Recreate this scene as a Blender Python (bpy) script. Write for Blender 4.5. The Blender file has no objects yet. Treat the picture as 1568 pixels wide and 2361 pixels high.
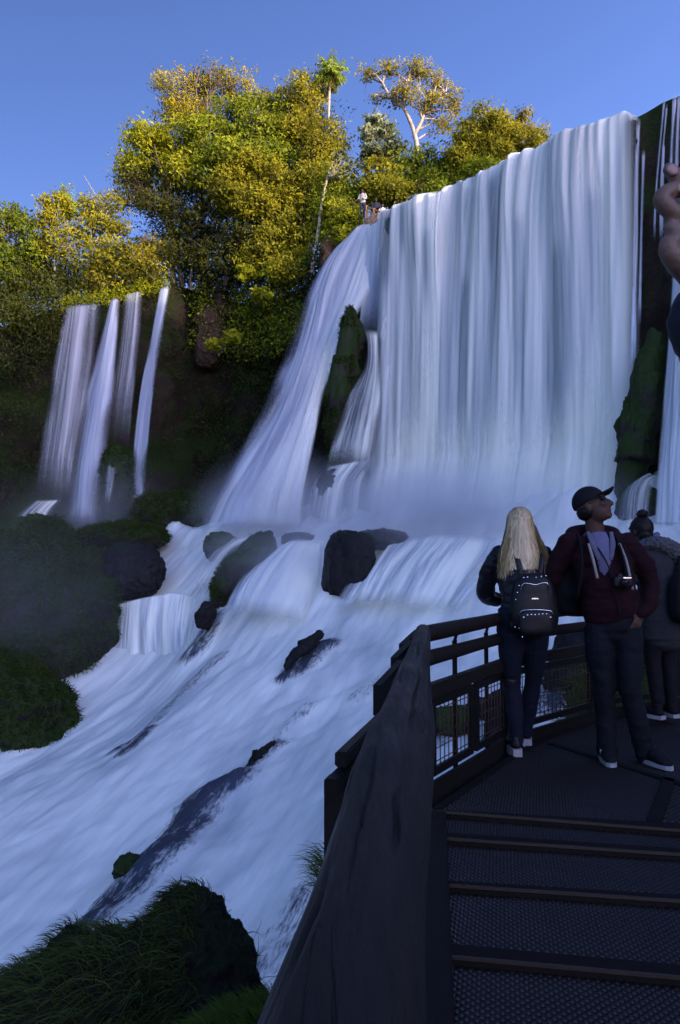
import bpy, bmesh, math, random
import numpy as np
from mathutils import Vector, Matrix, Quaternion
rnd = random.Random(7)
sc = bpy.context.scene
COL = sc.collection
PI = math.pi
R = math.radians

# ------------------------------------------------------------------ camera
F, CX, CY = 1801.0, 784.0, 1180.5          # focal length and centre, in units of a 1568 x 2361 frame
CAMZ, PITCH = 1.34, R(3.16)
cam_d = bpy.data.cameras.new('camera'); cam = bpy.data.objects.new('camera', cam_d); COL.objects.link(cam)
cam.location = (0, 0, CAMZ); cam.rotation_euler = (PI/2 + PITCH, 0, 0)
cam_d.sensor_fit = 'VERTICAL'; cam_d.sensor_height = 24; cam_d.sensor_width = 24
cam_d.lens = 24*F/2361; cam_d.clip_end = 3000; cam_d.clip_start = 0.02
sc.camera = cam

def ray(px, py):
    a = (px-CX)/F; b = (CY-py)/F
    return np.array([a, math.cos(PITCH)-b*math.sin(PITCH), math.sin(PITCH)+b*math.cos(PITCH)])
def P(px, py, d):                           # world point seen at that spot, d metres ahead
    r = ray(px, py); t = d/r[1]
    return np.array([r[0]*t, d, CAMZ+r[2]*t])
def G(px, py, z):                           # world point at height z
    r = ray(px, py); t = (z-CAMZ)/r[2]
    return np.array([r[0]*t, r[1]*t, z])

# ------------------------------------------------------------------ numpy noise
def _h(i, j, k, s):
    n = (i*374761393 + j*668265263 + k*2147483647 + s*1274126177) & 0xffffffff
    n = ((n ^ (n >> 13))*1274126177) & 0xffffffff
    n = ((n ^ (n >> 16))*2246822519) & 0xffffffff
    return ((n ^ (n >> 15)) & 0xffffff)/float(0xffffff)
def vnoise(p, seed=0):
    p = np.asarray(p, float); f = np.floor(p); t = p-f; t = t*t*(3-2*t); f = f.astype(np.int64)
    i, j, k = f[:, 0], f[:, 1], f[:, 2]; o = 0
    for a in (0, 1):
        wa = t[:, 0] if a else 1-t[:, 0]
        for b in (0, 1):
            wb = t[:, 1] if b else 1-t[:, 1]
            for c in (0, 1):
                wc = t[:, 2] if c else 1-t[:, 2]
                o = o + wa*wb*wc*_h(i+a, j+b, k+c, seed)
    return o*2-1
def fbm(p, oct=4, seed=0, gain=.5, lac=2.03):
    p = np.asarray(p, float); o = 0; a = 1; s = 0
    for q in range(oct):
        o = o + a*vnoise(p*lac**q + 17.3*q, seed+q); s += a; a *= gain
    return o/s
def sstep(a, b, x):
    t = np.clip((x-a)/(b-a), 0, 1); return t*t*(3-2*t)

# ------------------------------------------------------------------ objects
def mesh_from(name, V, Fc, uv=None, attr=None, smooth=True):
    me = bpy.data.meshes.new(name)
    V = np.asarray(V, dtype=np.float32)
    me.from_pydata(V.tolist() if len(V) < 400 else V, [], Fc if not isinstance(Fc, np.ndarray) else Fc.tolist())
    if uv is not None:
        l = me.uv_layers.new(name='UVMap'); vi = np.zeros(len(me.loops), dtype=np.int32)
        me.loops.foreach_get('vertex_index', vi)
        l.data.foreach_set('uv', np.asarray(uv, dtype=np.float32)[vi].ravel())
    for k, v in (attr or {}).items():
        at = me.attributes.new(k, 'FLOAT', 'POINT'); at.data.foreach_set('value', np.asarray(v, dtype=np.float32).ravel())
    if smooth: me.polygons.foreach_set('use_smooth', np.ones(len(me.polygons), dtype=bool))
    me.update()
    return me
def link(name, me, m=None, parent=None, label=None, cat=None, group=None, kind=None):
    o = bpy.data.objects.new(name, me); COL.objects.link(o)
    if m is not None and me is not None and len(me.materials) == 0: me.materials.append(m)
    if parent is not None: o.parent = parent
    if label: o['label'] = label
    if cat: o['category'] = cat
    if group: o['group'] = group
    if kind: o['kind'] = kind
    return o
def thing(name, label, cat, loc=(0, 0, 0), rz=0, group=None, kind=None):
    o = link(name, None, label=label, cat=cat, group=group, kind=kind)
    o.location = loc; o.rotation_euler = (0, 0, rz)
    return o
def child(name, me, m, parent, **k):        # mesh given in world coordinates, put under a thing that stands at its base
    o = link(name, me, m, parent, **k)
    if parent.parent is None:
        M = Matrix.LocRotScale(parent.location, parent.rotation_euler, None)
    else: M = Matrix.LocRotScale(parent.parent.location, parent.parent.rotation_euler, None)
    if parent.parent is None: o.matrix_parent_inverse = M.inverted()
    return o

class MB:
    def __init__(s): s.v = []; s.f = []; s.n = 0
    def add(s, V, Fc):
        s.v.append(np.asarray(V, float).reshape(-1, 3)); s.f += [tuple(int(i)+s.n for i in f) for f in Fc]; s.n += len(s.v[-1])
    def box(s, c, size, M=None):
        x, y, z = np.array(size)/2.0
        V = np.array([(-x,-y,-z),(x,-y,-z),(x,y,-z),(-x,y,-z),(-x,-y,z),(x,-y,z),(x,y,z),(-x,y,z)], float)
        if M is not None: V = V @ np.asarray(M).T
        s.add(V+np.asarray(c), [(0,3,2,1),(4,5,6,7),(0,1,5,4),(1,2,6,5),(2,3,7,6),(3,0,4,7)])
    def beam(s, a, b, w, h, up=(0, 0, 1)):  # box from a to b, w wide sideways, h along up
        a = np.asarray(a, float); b = np.asarray(b, float); d = b-a; L = np.linalg.norm(d); y = d/L
        up = np.asarray(up, float); x = np.cross(y, up); x /= np.linalg.norm(x); z = np.cross(x, y)
        s.box((a+b)/2, (w, L, h), np.stack([x, y, z], 1))
    def tube(s, pts, r, n=8, cap=True, flat=None, up=None):
        V, Fc = tube_geo(pts, r, n, cap, flat, up); s.add(V, Fc)
    def mesh(s, name, smooth=True): return mesh_from(name, np.concatenate(s.v), s.f, smooth=smooth)
def tube_geo(pts, r, n=8, cap=True, flat=None, up=None):
    pts = np.asarray(pts, float); m = len(pts); r = np.broadcast_to(np.asarray(r, float), (m,))
    flat = np.ones(m) if flat is None else np.broadcast_to(np.asarray(flat, float), (m,))
    T = np.gradient(pts, axis=0); T /= np.linalg.norm(T, axis=1, keepdims=True)+1e-9
    ref = np.array([0., 0, 1]) if abs(T[0][2]) < .9 else np.array([0., 1, 0])
    if up is not None: ref = np.asarray(up, float)
    V = []; a = np.linspace(0, 2*PI, n, endpoint=False)
    X = np.cross(ref, T[0]); X /= np.linalg.norm(X)
    for i in range(m):
        X = X-T[i]*np.dot(X, T[i]); X /= np.linalg.norm(X); Y = np.cross(T[i], X)
        V.append(pts[i]+r[i]*(np.cos(a)[:, None]*X+np.sin(a)[:, None]*Y*flat[i]))
    Fc = [(i*n+j, i*n+(j+1) % n, (i+1)*n+(j+1) % n, (i+1)*n+j) for i in range(m-1) for j in range(n)]
    if cap: Fc += [tuple(range(n-1, -1, -1)), tuple(range((m-1)*n, m*n))]
    return np.concatenate(V), Fc
def grid_faces(nu, nv, wrap=False):
    i, j = np.meshgrid(np.arange(nv-1), np.arange(nu-(0 if wrap else 1)), indexing='ij')
    a = i*nu+j; b = i*nu+(j+1) % nu
    return np.stack([a, b, b+nu, a+nu], -1).reshape(-1, 4)
def spline(pts, n):                         # Catmull-Rom resample by chord length
    pts = np.asarray(pts, float)
    if len(pts) == 2: return pts[0]+(pts[1]-pts[0])*np.linspace(0, 1, n)[:, None]
    q = np.vstack([2*pts[0]-pts[1], pts, 2*pts[-1]-pts[-2]])
    L = np.concatenate([[0], np.cumsum(np.linalg.norm(np.diff(pts, axis=0), axis=1))]); L /= L[-1]
    t = np.linspace(0, 1, n); k = np.clip(np.searchsorted(L, t, side='right')-1, 0, len(pts)-2)
    u = ((t-L[k])/(L[k+1]-L[k]+1e-12))[:, None]
    p0, p1, p2, p3 = q[k], q[k+1], q[k+2], q[k+3]
    return .5*(2*p1+(p2-p0)*u+(2*p0-5*p1+4*p2-p3)*u*u+(3*p1-p0-3*p2+p3)*u**3)
def lerp_path(pts, n):
    pts = np.asarray(pts, float)
    L = np.concatenate([[0], np.cumsum(np.linalg.norm(np.diff(pts, axis=0), axis=1))]); L /= L[-1]
    t = np.linspace(0, 1, n)
    return np.stack([np.interp(t, L, pts[:, k]) for k in range(pts.shape[1])], 1)

# ------------------------------------------------------------------ materials
MATS = {}
class NT:
    def __init__(s, name):
        s.m = bpy.data.materials.new(name); s.m.use_nodes = True; s.t = s.m.node_tree; s.t.nodes.clear()
        s.out = s.t.nodes.new('ShaderNodeOutputMaterial')
    def n(s, typ, ins=None, **kw):
        q = s.t.nodes.new('ShaderNode'+typ)
        for k, v in kw.items(): setattr(q, k, v)
        for k, v in (ins or {}).items(): s.set(q, k, v)
        return q
    def set(s, q, k, v):
        i = q.inputs[k]
        if isinstance(v, bpy.types.Node): v = v.outputs[0]
        if isinstance(v, bpy.types.NodeSocket): s.t.links.new(v, i)
        elif isinstance(v, (tuple, list)) and len(v) == 3 and i.type == 'RGBA': i.default_value = (*v, 1)
        else: i.default_value = v
    def noise(s, scale, vec=None, detail=4, rough=.55, map=None, co='Object'):
        if vec is None:
            tc = s.n('TexCoord'); vec = tc.outputs[co]
        if map is not None: vec = s.n('Mapping', {'Vector': vec, 'Scale': map})
        q = s.n('TexNoise', {'Vector': vec, 'Scale': scale, 'Detail': detail, 'Roughness': rough})
        return q.outputs[0]
    def ramp(s, fac, stops):
        q = s.n('ValToRGB', {'Fac': fac}); e = q.color_ramp.elements
        while len(e) < len(stops): e.new(.5)
        for k, (p, c) in enumerate(stops):
            e[k].position = p; e[k].color = (*c, 1) if isinstance(c, (tuple, list)) else (c, c, c, 1)
        return q.outputs[0]
    def mix(s, fac, a, b, mode='MIX'):
        q = s.n('Mix', data_type='RGBA', blend_type=mode)
        for k, v in ((0, fac), (6, a), (7, b)):
            if isinstance(v, bpy.types.Node): v = v.outputs[0]
            if isinstance(v, bpy.types.NodeSocket): s.t.links.new(v, q.inputs[k])
            elif isinstance(v, (tuple, list)): q.inputs[k].default_value = (*v, 1)
            else: q.inputs[k].default_value = v
        return q.outputs[2]
    def math(s, op, a, b=0.0, c=None, clamp=False):
        q = s.n('Math', operation=op, use_clamp=clamp)
        for k, v in enumerate((a, b) if c is None else (a, b, c)):
            if isinstance(v, bpy.types.NodeSocket): s.t.links.new(v, q.inputs[k])
            else: q.inputs[k].default_value = v
        return q.outputs[0]
    def attr(s, name): return s.n('Attribute', attribute_name=name).outputs['Fac']
    def bump(s, h, strength=.5, dist=.02): return s.n('Bump', {'Height': h, 'Strength': strength, 'Distance': dist}).outputs[0]
    def pbr(s, color, rough=.7, metal=0, normal=None, spec=.5, **kw):
        b = s.n('BsdfPrincipled', {'Base Color': color, 'Roughness': rough, 'Metallic': metal, 'Specular IOR Level': spec})
        if normal is not None: s.set(b, 'Normal', normal)
        for k, v in kw.items(): s.set(b, k.replace('_', ' '), v)
        s.t.links.new(b.outputs[0], s.out.inputs[0]); return s.m
def plain(name, c, rough=.7, metal=0, var=.25, scale=12, bump=.15, dist=.004, spec=.15):
    t = NT(name); n = t.noise(scale, detail=6)
    col = t.mix(n, tuple(x*(1-var) for x in c), tuple(min(1, x*(1+var)) for x in c))
    return t.pbr(col, rough, metal, t.bump(t.noise(scale*4, detail=5), bump, dist), spec)

def rock_mat(name, c1, c2, moss=None, mossamt=.5, scale=1.0, bumpd=.15, wet=.5):
    t = NT(name); tc = t.n('TexCoord').outputs['Object']
    n = t.noise(1.1*scale, tc, 8, .65); n2 = t.noise(5*scale, tc, 8, .7)
    col = t.mix(t.ramp(n, [(.3, 0.), (.7, 1.)]), c1, c2)
    col = t.mix(t.ramp(n2, [(.35, 0.), (.75, .7)]), col, tuple(x*.3 for x in c1))
    if moss:
        geo = t.n('NewGeometry'); sep = t.n('SeparateXYZ', {0: geo.outputs['Normal']})
        up = t.math('MULTIPLY_ADD', sep.outputs[2], .45, mossamt-.5+.35)
        f = t.math('ADD', up, t.math('MULTIPLY_ADD', t.noise(.8*scale, tc, 6, .65), 1.2, -.6))
        mc = t.mix(t.noise(9*scale, tc, 5, .6), tuple(x*.45 for x in moss), tuple(x*1.5 for x in moss))
        col = t.mix(t.ramp(f, [(.42, 0.), (.6, 1.)]), col, mc)
    h = t.math('ADD', t.math('MULTIPLY', n, .7), t.math('MULTIPLY', n2, .4))
    return t.pbr(col, t.ramp(n2, [(.3, .45), (.7, .9)]), 0, t.bump(h, .9, bumpd), wet)
# ------------------------------------------------------------------ light
SUN_AZ, SUN_EL = R(131), R(8.0)
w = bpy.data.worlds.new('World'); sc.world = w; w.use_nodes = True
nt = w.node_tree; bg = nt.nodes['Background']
sky = nt.nodes.new('ShaderNodeTexSky'); sky.sky_type = 'NISHITA'; sky.sun_disc = False
sky.sun_elevation = SUN_EL; sky.sun_rotation = SUN_AZ; sky.altitude = 200
sky.air_density = 1.0; sky.dust_density = 2.0; sky.ozone_density = 3.0
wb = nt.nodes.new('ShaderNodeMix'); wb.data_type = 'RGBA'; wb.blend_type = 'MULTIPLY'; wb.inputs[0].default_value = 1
# hand-set gradient multiplies the sky: darker ahead, high and left, brighter behind right
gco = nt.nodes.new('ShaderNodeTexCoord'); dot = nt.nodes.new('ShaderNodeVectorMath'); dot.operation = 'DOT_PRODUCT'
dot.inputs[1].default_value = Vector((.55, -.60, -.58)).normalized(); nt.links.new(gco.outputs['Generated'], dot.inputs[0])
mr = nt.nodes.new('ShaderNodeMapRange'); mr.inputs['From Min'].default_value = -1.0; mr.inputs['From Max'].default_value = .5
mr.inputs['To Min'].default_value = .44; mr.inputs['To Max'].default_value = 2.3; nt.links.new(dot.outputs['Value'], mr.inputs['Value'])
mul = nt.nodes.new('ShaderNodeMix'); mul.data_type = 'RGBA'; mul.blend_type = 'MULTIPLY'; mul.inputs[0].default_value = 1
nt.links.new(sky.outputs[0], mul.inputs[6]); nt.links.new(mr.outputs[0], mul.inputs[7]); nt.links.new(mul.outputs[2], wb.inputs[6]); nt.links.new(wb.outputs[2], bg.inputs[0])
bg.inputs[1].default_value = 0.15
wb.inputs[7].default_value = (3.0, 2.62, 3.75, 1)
sd = bpy.data.lights.new('sun', 'SUN'); sun = bpy.data.objects.new('sun', sd); COL.objects.link(sun)
S = Vector((math.sin(SUN_AZ)*math.cos(SUN_EL), math.cos(SUN_AZ)*math.cos(SUN_EL), math.sin(SUN_EL)))
sun.rotation_euler = S.to_track_quat('Z', 'Y').to_euler(); sun.location = (60, -40, 40)
sd.energy = 5.0; sd.angle = R(.53); sd.color = (1.0, .87, .58)
sc.view_settings.view_transform = 'Standard'; sc.view_settings.look = 'None'; sc.view_settings.exposure = 0
sc.cycles.use_denoising = True
try: sc.cycles.denoiser = 'OPENIMAGEDENOISE'
except Exception: pass
sc.cycles.max_bounces = 8; sc.cycles.diffuse_bounces = 4; sc.cycles.glossy_bounces = 3
sc.cycles.transparent_max_bounces = 24; sc.cycles.volume_bounces = 1; sc.cycles.transmission_bounces = 4
# ------------------------------------------------------------------ cliffs and plateau
M_cliff = rock_mat('cliff_rock', (.035, .026, .018), (.018, .016, .012), (.016, .026, .006), .62, .5, .5, .06)
M_shade = rock_mat('shade_toned_brown_rock', (.085, .048, .028), (.03, .02, .014), (.02, .03, .008), .3, .8, .3, .15)  # darker copy of the brown rock, shade put into its colour
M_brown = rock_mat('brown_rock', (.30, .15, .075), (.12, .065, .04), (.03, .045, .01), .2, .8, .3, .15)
M_moss = rock_mat('mossy_rock', (.045, .036, .028), (.012, .012, .012), (.016, .030, .004), .72, 1.2, .12, .15)
M_wet = rock_mat('wet_dark_rock', (.020, .018, .018), (.004, .004, .005), (.010, .018, .006), .26, 1.2, .12, .15)
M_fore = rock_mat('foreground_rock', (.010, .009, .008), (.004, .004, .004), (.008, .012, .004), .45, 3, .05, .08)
M_soil = rock_mat('forest_soil', (.06, .04, .02), (.03, .025, .015), (.03, .05, .012), .6, .7, .2, .3)

ZL = 20.0
def lip(px, py, z=ZL): return G(px, py, z)
TOP = [(-46, 12, 14), (-40, 40, 15.5), (-32, 46, 16.6), P(-60, 770, 44), P(60, 745, 46), P(130, 712, 47), P(200, 700, 47.8), P(268, 690, 48.6),
       P(330, 668, 49.4), P(392, 655, 50), P(440, 664, 52), P(500, 690, 53), P(600, 700, 52), P(690, 662, 49.5), P(735, 610, 47.5),
       P(790, 560, 45.6), P(840, 526, 44.6), lip(890, 497), lip(960, 474), lip(1030, 453), lip(1150, 402), lip(1270, 347), lip(1370, 303),
       lip(1440, 272), lip(1468, 266), lip(1490, 252, 20.5), lip(1528, 224, 20.8), lip(1570, 214, 20.4), lip(1680, 180, 20.4), (21, 25.5, 20.4), (25, 21.5, 21.5), (30, 15, 23.5), (33, 4, 26), (33, -22, 17), (29, -60, 14)]  # points past the right edge are unseen; heights shaped to block the sun
tp = lerp_path(TOP, 420)
# soften the corners a little
for _ in range(2): tp[1:-1] = (tp[:-2]+2*tp[1:-1]+tp[2:])/4
T_ = np.gradient(tp[:, :2], axis=0); T_ /= np.linalg.norm(T_, axis=1, keepdims=True)
NRM = np.stack([T_[:, 1], -T_[:, 0]], 1)            # outward, towards the pool side
for _ in range(14): NRM[1:-1] = (NRM[:-2]+NRM[1:-1]*2+NRM[2:])/4
NRM /= np.linalg.norm(NRM, axis=1, keepdims=True)
def cliff_mesh():
    nu = len(tp); rows = []; px_ = F*tp[:, 0]/np.maximum(tp[:, 1], 1)+CX; MAINLIP = (px_ > 868) & (px_ < 1478) & (tp[:, 1] > 25)
    back = -NRM.copy()
    for _ in range(60): back[1:-1] = (back[:-2]+back[1:-1]+back[2:])/3
    back /= np.linalg.norm(back, axis=1, keepdims=True)
    for bd, dz in ((7, .5), (3, .35), (1.2, .25), (.4, .05)):
        r = tp.copy(); r[:, :2] += back*bd; r[:, 2] += np.where(MAINLIP, -.35, dz)+.5*(~MAINLIP)*vnoise(np.c_[tp[:, :2]*.3, np.full(nu, bd)], 5)*(bd > 1); rows.append(r)
    hs = np.concatenate([np.linspace(0, 2, 9), np.linspace(2.35, 32, 80)])
    for h in hs:
        r = tp.copy(); r[:, 2] -= h
        tal = np.maximum(0, h-8)*.16
        q = np.c_[tp[:, :2], r[:, 2]]
        blk = np.floor(vnoise(q*np.array([.45, .45, .33]), 11)*3)/3*.8
        d = .9*fbm(q*.35, 5, 3)+blk*.8+.35*fbm(q*1.6, 4, 9)
        bay = sstep(150, 190, np.arange(nu))*0
        d = d*min(1, .15+h*.25)+tal-.25-.9*MAINLIP*sstep(0, 3, h)
        r[:, :2] += NRM*d[:, None]
        r[:, 2] += .25*vnoise(q*.9, 21)*min(1, h)
        rows.append(r)
    V = np.concatenate(rows); return mesh_from('cliff', V, grid_faces(nu, len(rows))[:, ::-1])
link('cliff', cliff_mesh(), M_cliff, kind='structure')
def plateau_mesh():
    nu = 90; p = lerp_path(TOP, nu); T = np.gradient(p[:, :2], axis=0); T /= np.linalg.norm(T, axis=1, keepdims=True)
    b = -np.stack([T[:, 1], -T[:, 0]], 1)
    for _ in range(40): b[1:-1] = (b[:-2]+b[1:-1]+b[2:])/3
    b /= np.linalg.norm(b, axis=1, keepdims=True)
    rows = []
    for bd, dz in ((4.5, .15), (9, .2), (18, .4), (40, 1.0), (110, 3), (320, 6)):
        r = p.copy(); r[:, :2] += b*bd; r[:, 2] += dz+.35*vnoise(np.c_[r[:, :2]*.15, np.zeros(nu)], 4); rows.append(r)
    return mesh_from('plateau', np.concatenate(rows), grid_faces(nu, len(rows))[:, ::-1])
link('plateau', plateau_mesh(), M_soil, kind='structure')
g = np.array([(-900, -900, -12), (900, -900, -12), (900, 900, -12), (-900, 900, -12)], float)
link('ground', mesh_from('ground', g, [(0, 1, 2, 3)]), M_wet, kind='structure')

# ------------------------------------------------------------------ water materials
def fall_mat(name, light=(.97, .96, .80), dark=(.40, .44, .42), a0=.30, a1=.62, amin=0.0, sx=1.3, sy=.05, bias=0.0, fine=.5, darkamt=1.0):
    """silky falling water: UV u runs across in metres, v down in metres; attribute 'thin' opens gaps, 'edge' frays the rim"""
    t = NT(name); uv = t.n('UVMap').outputs[0]
    big = t.noise(1, uv, 3, .5, (sx*.55, sy*.5, 1)); mid = t.noise(1, uv, 5, .6, (sx*1.7, sy, 1)); fin = t.noise(1, uv, 4, .6, (sx*7, sy*2.2, 1))
    s = t.math('ADD', t.math('MULTIPLY', big, .55), t.math('ADD', t.math('MULTIPLY', mid, .45), t.math('MULTIPLY_ADD', fin, .35*fine, -.17*fine)))
    s = t.math('SUBTRACT', t.math('ADD', s, bias), t.math('MULTIPLY', t.attr('thin'), .55))
    col = t.mix(t.ramp(s, [(.36, 1-darkamt), (.55, 1.)]), dark, light)
    al = t.ramp(s, [(a0, amin), (a1, 1.)])
    al = t.math('MULTIPLY', al, t.math('SUBTRACT', 1.0, t.attr('edge'), clamp=True))
    nb = t.bump(t.math('MULTIPLY_ADD', mid, .8, t.math('MULTIPLY', fin, .25)), .35, .12)
    d = t.n('BsdfDiffuse', {'Color': col, 'Normal': nb}); tr = t.n('BsdfTranslucent', {'Color': col, 'Normal': nb})
    gl = t.n('BsdfGlossy', {'Color': (.9, .93, 1), 'Roughness': .35, 'Normal': nb})
    m1 = t.n('MixShader', {0: .3}); t.t.links.new(d.outputs[0], m1.inputs[1]); t.t.links.new(tr.outputs[0], m1.inputs[2])
    m2 = t.n('MixShader', {0: .04}); t.t.links.new(m1.outputs[0], m2.inputs[1]); t.t.links.new(gl.outputs[0], m2.inputs[2])
    tp_ = t.n('BsdfTransparent'); m3 = t.n('MixShader', {0: al}); t.t.links.new(tp_.outputs[0], m3.inputs[1]); t.t.links.new(m2.outputs[0], m3.inputs[2])
    t.t.links.new(m3.outputs[0], t.out.inputs[0]); return t.m
M_main = fall_mat('curtain_water', a0=.10, a1=.36, amin=.25, sx=.75, sy=.030, fine=.3)
M_veil = fall_mat('veil_water', a0=.42, a1=.76, sx=.8, sy=.035, fine=.3, dark=(.5, .56, .66))
M_thin = fall_mat('thin_veil_water', light=(.85, .88, .93), a0=.34, a1=.72, sx=1.6, sy=.03, dark=(.45, .5, .55))
M_plume = fall_mat('plume_water', a0=.16, a1=.46, amin=.12, sx=.8, sy=.045, fine=.3, dark=(.42, .48, .58))
M_casc = fall_mat('cascade_water', a0=.36, a1=.62, sx=2.0, sy=.12, dark=(.36, .42, .54))

def patch(name, curves, nu, nv, bulge=0.0, n_out=(-.6, -.8, 0), rough=.25, thin=None, fade=(.12, .12, .0, .15), seed=0, freq=1.2):
    """sheet of water lofted across several downhill curves of (px, py, d)"""
    C = [spline([P(*q) for q in c], nv) for c in curves]
    k = len(C); us = np.linspace(0, 1, nu); V = np.zeros((nv, nu, 3)); A = np.stack(C, 1)      # nv,k,3
    for j in range(3):
        for i in range(nv): V[i, :, j] = np.interp(us, np.linspace(0, 1, k), A[i, :, j])
    n_out = np.array(n_out, float); n_out /= np.linalg.norm(n_out)
    wid = np.linalg.norm(V[:, -1]-V[:, 0], axis=1).mean(); vl = np.concatenate([[0], np.cumsum(np.linalg.norm(np.diff(V.mean(1), axis=0), axis=1))])
    U, W = np.meshgrid(us*wid, vl); vv = W/vl[-1]; uu = U/wid
    q = np.c_[U.ravel()*freq, W.ravel()*.10, np.full(U.size, seed*3.7)]
    d = bulge*np.sin(PI*uu)+rough*fbm(q, 4, seed).reshape(U.shape)*np.minimum(1, vv*5+.25)
    V = V+n_out*d[..., None]
    f0, f1, f2, f3 = fade
    e = np.zeros_like(U); wob = .5+.9*vnoise(np.c_[W.ravel()*.5, U.ravel()*.5, np.full(U.size, seed)], 3).reshape(U.shape)
    if f0: e = np.maximum(e, 1-sstep(0, f0*np.clip(wob+.5, .4, 1.6), uu))
    if f1: e = np.maximum(e, 1-sstep(0, f1*np.clip(wob+.5, .4, 1.6), 1-uu))
    if f2: e = np.maximum(e, 1-sstep(0, f2, vv))
    if f3: e = np.maximum(e, 1-sstep(0, f3, 1-vv))
    th = np.zeros_like(U) if thin is None else thin(uu, vv)
    return mesh_from(name, V.reshape(-1, 3), grid_faces(nu, nv), np.c_[U.ravel(), W.ravel()], {'edge': e.ravel(), 'thin': th.ravel()})

# ------------------------------------------------------------------ the wide main curtain
LIPPX = [(872, 507), (890, 497), (905, 492), (930, 484), (960, 474), (1000, 459), (1030, 453), (1090, 427), (1150, 402), (1210, 374), (1270, 347), (1320, 322), (1370, 303), (1440, 272), (1470, 266)]
def curtain(name, off, nu, thinf, seed, rough, base=2.0, fade0=.02, fade1=.02, k0=.42):
    L = lerp_path([lip(*q) for q in LIPPX], nu)
    T = np.gradient(L[:, :2], axis=0); T /= np.linalg.norm(T, axis=1, keepdims=True)
    for _ in range(30): T[1:-1] = (T[:-2]+T[1:-1]+T[2:])/3
    N = np.stack([T[:, 1], -T[:, 0]], 1); N /= np.linalg.norm(N, axis=1, keepdims=True)
    s = np.concatenate([[0], np.cumsum(np.linalg.norm(np.diff(L[:, :2], axis=0), axis=1))])
    knob = .22+.28*fbm(np.c_[s*.8, s*0, s*0+seed], 3, seed)+.10*vnoise(np.c_[s*3, s*0, s*0], seed+1)
    knob = knob*(.05+.95*sstep(0, .05, 1-s/s[-1]))-.22*(1-sstep(0, .04, 1-s/s[-1]))
    nv = 74; hs = np.concatenate([np.linspace(0, 1.5, 12), np.linspace(1.8, ZL-base, nv-12)])
    rows = []; uvs = []; th = []; ed = []
    uu = s/s[-1]
    for b in (3.5, 1.6, .8, .35):                        # water running to the brink
        r = np.c_[L[:, 0]-N[:, 0]*(b+.0), L[:, 1]-N[:, 1]*b, L[:, 2]+.30+knob*min(1, 1.2-b*.2)-.12*(b < .5)]; rows.append(r)
        uvs.append(np.c_[s, np.full(nu, -b)]); th.append(np.zeros(nu)); ed.append(np.zeros(nu))
    for h in hs:
        kk = k0*(.75+.6*uu*0+.22*fbm(np.c_[s*.35, s*0, s*0], 3, 31))
        o = kk*math.sqrt(h)+off*min(1, h*.6)+rough*min(1, h*.35)*fbm(np.c_[s*.9, s*0+h*.035, s*0+seed], 4, seed+4)
        o = o+(.28+.62*fbm(np.c_[s*1.1, s*0, s*0+3], 3, 55)+.16*fbm(np.c_[s*4, s*0, s*0+h*.1], 2, 56))*sstep(0, .35, h+.1)*math.exp(-(h/4.5)**2)*1.25
        o = o+max(0, h-14)*.22*(1+.5*vnoise(np.c_[s*.6, s*0, s*0+h*.1], 77))        # spreads as it lands
        r = np.c_[L[:, 0]+N[:, 0]*o, L[:, 1]+N[:, 1]*o, L[:, 2]+.16+knob*math.exp(-h*1.2)-h]
        rows.append(r); uvs.append(np.c_[s, np.full(nu, h)]); th.append(thinf(s, h, uu))
        e = np.maximum(1-sstep(0, fade0, uu), 1-sstep(0, fade1, 1-uu)); ed.append(e*sstep(0, 1, h+.3))
    return mesh_from(name, np.concatenate(rows), grid_faces(nu, len(rows)), np.concatenate(uvs), {'thin': np.concatenate(th), 'edge': np.concatenate(ed)})
Lp = lerp_path([lip(*q) for q in LIPPX], 400); sL = np.concatenate([[0], np.cumsum(np.linalg.norm(np.diff(Lp[:, :2], axis=0), axis=1))])
pxL = np.array([(F*p[0]/p[1]+CX) for p in Lp])
def s_at(px): return float(np.interp(px, pxL, sL))
GAPS = [(906, .28, 0, 5, 1.2), (985, .20, .8, 5, .5), (1004, .16, 2, 7, .4), (1160, .20, .4, 6, .6), (1176, .13, .2, 10, .5), (945, .14, 0, 3, .4), (1235, .25, 3, 14, .3), (1100, .3, 5, 15, .33), (1320, .35, 5, 17, .3), (1400, .3, 3, 12, .22)]
def main_thin(s, h, uu):
    o = .05+.10*fbm(np.c_[s*.6, s*0+h*.05, s*0], 3, 12)
    for px, w_, h0, h1, a in GAPS:
        o = o+.62*a*np.exp(-((s-s_at(px))/w_)**2)*sstep(h0-.3, h0+.8, h)*(1-sstep(h1*.6, h1, h))
    o = o+.9*(1-sstep(0, .10, uu))*sstep(1.5, 5, h)             # trickles past the pillar on the left
    o = o-.25*sstep(11, 16, h)
    return o
mf = thing('waterfall', 'broad white curtain waterfall pouring over the sunlit brink across the right half', 'waterfall', tuple(lip(1150, 402)-np.array([0, 0, 18])))
child('curtain', curtain('curtain', 0, 420, main_thin, 2, .55, fade1=.05), M_main, mf)
child('veil', curtain('veil', .35, 300, lambda s, h, uu: main_thin(s, h, uu)*.8+.1-.2*sstep(8, 16, h), 8, .6, fade0=.12, fade1=.03), M_veil, mf)

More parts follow.
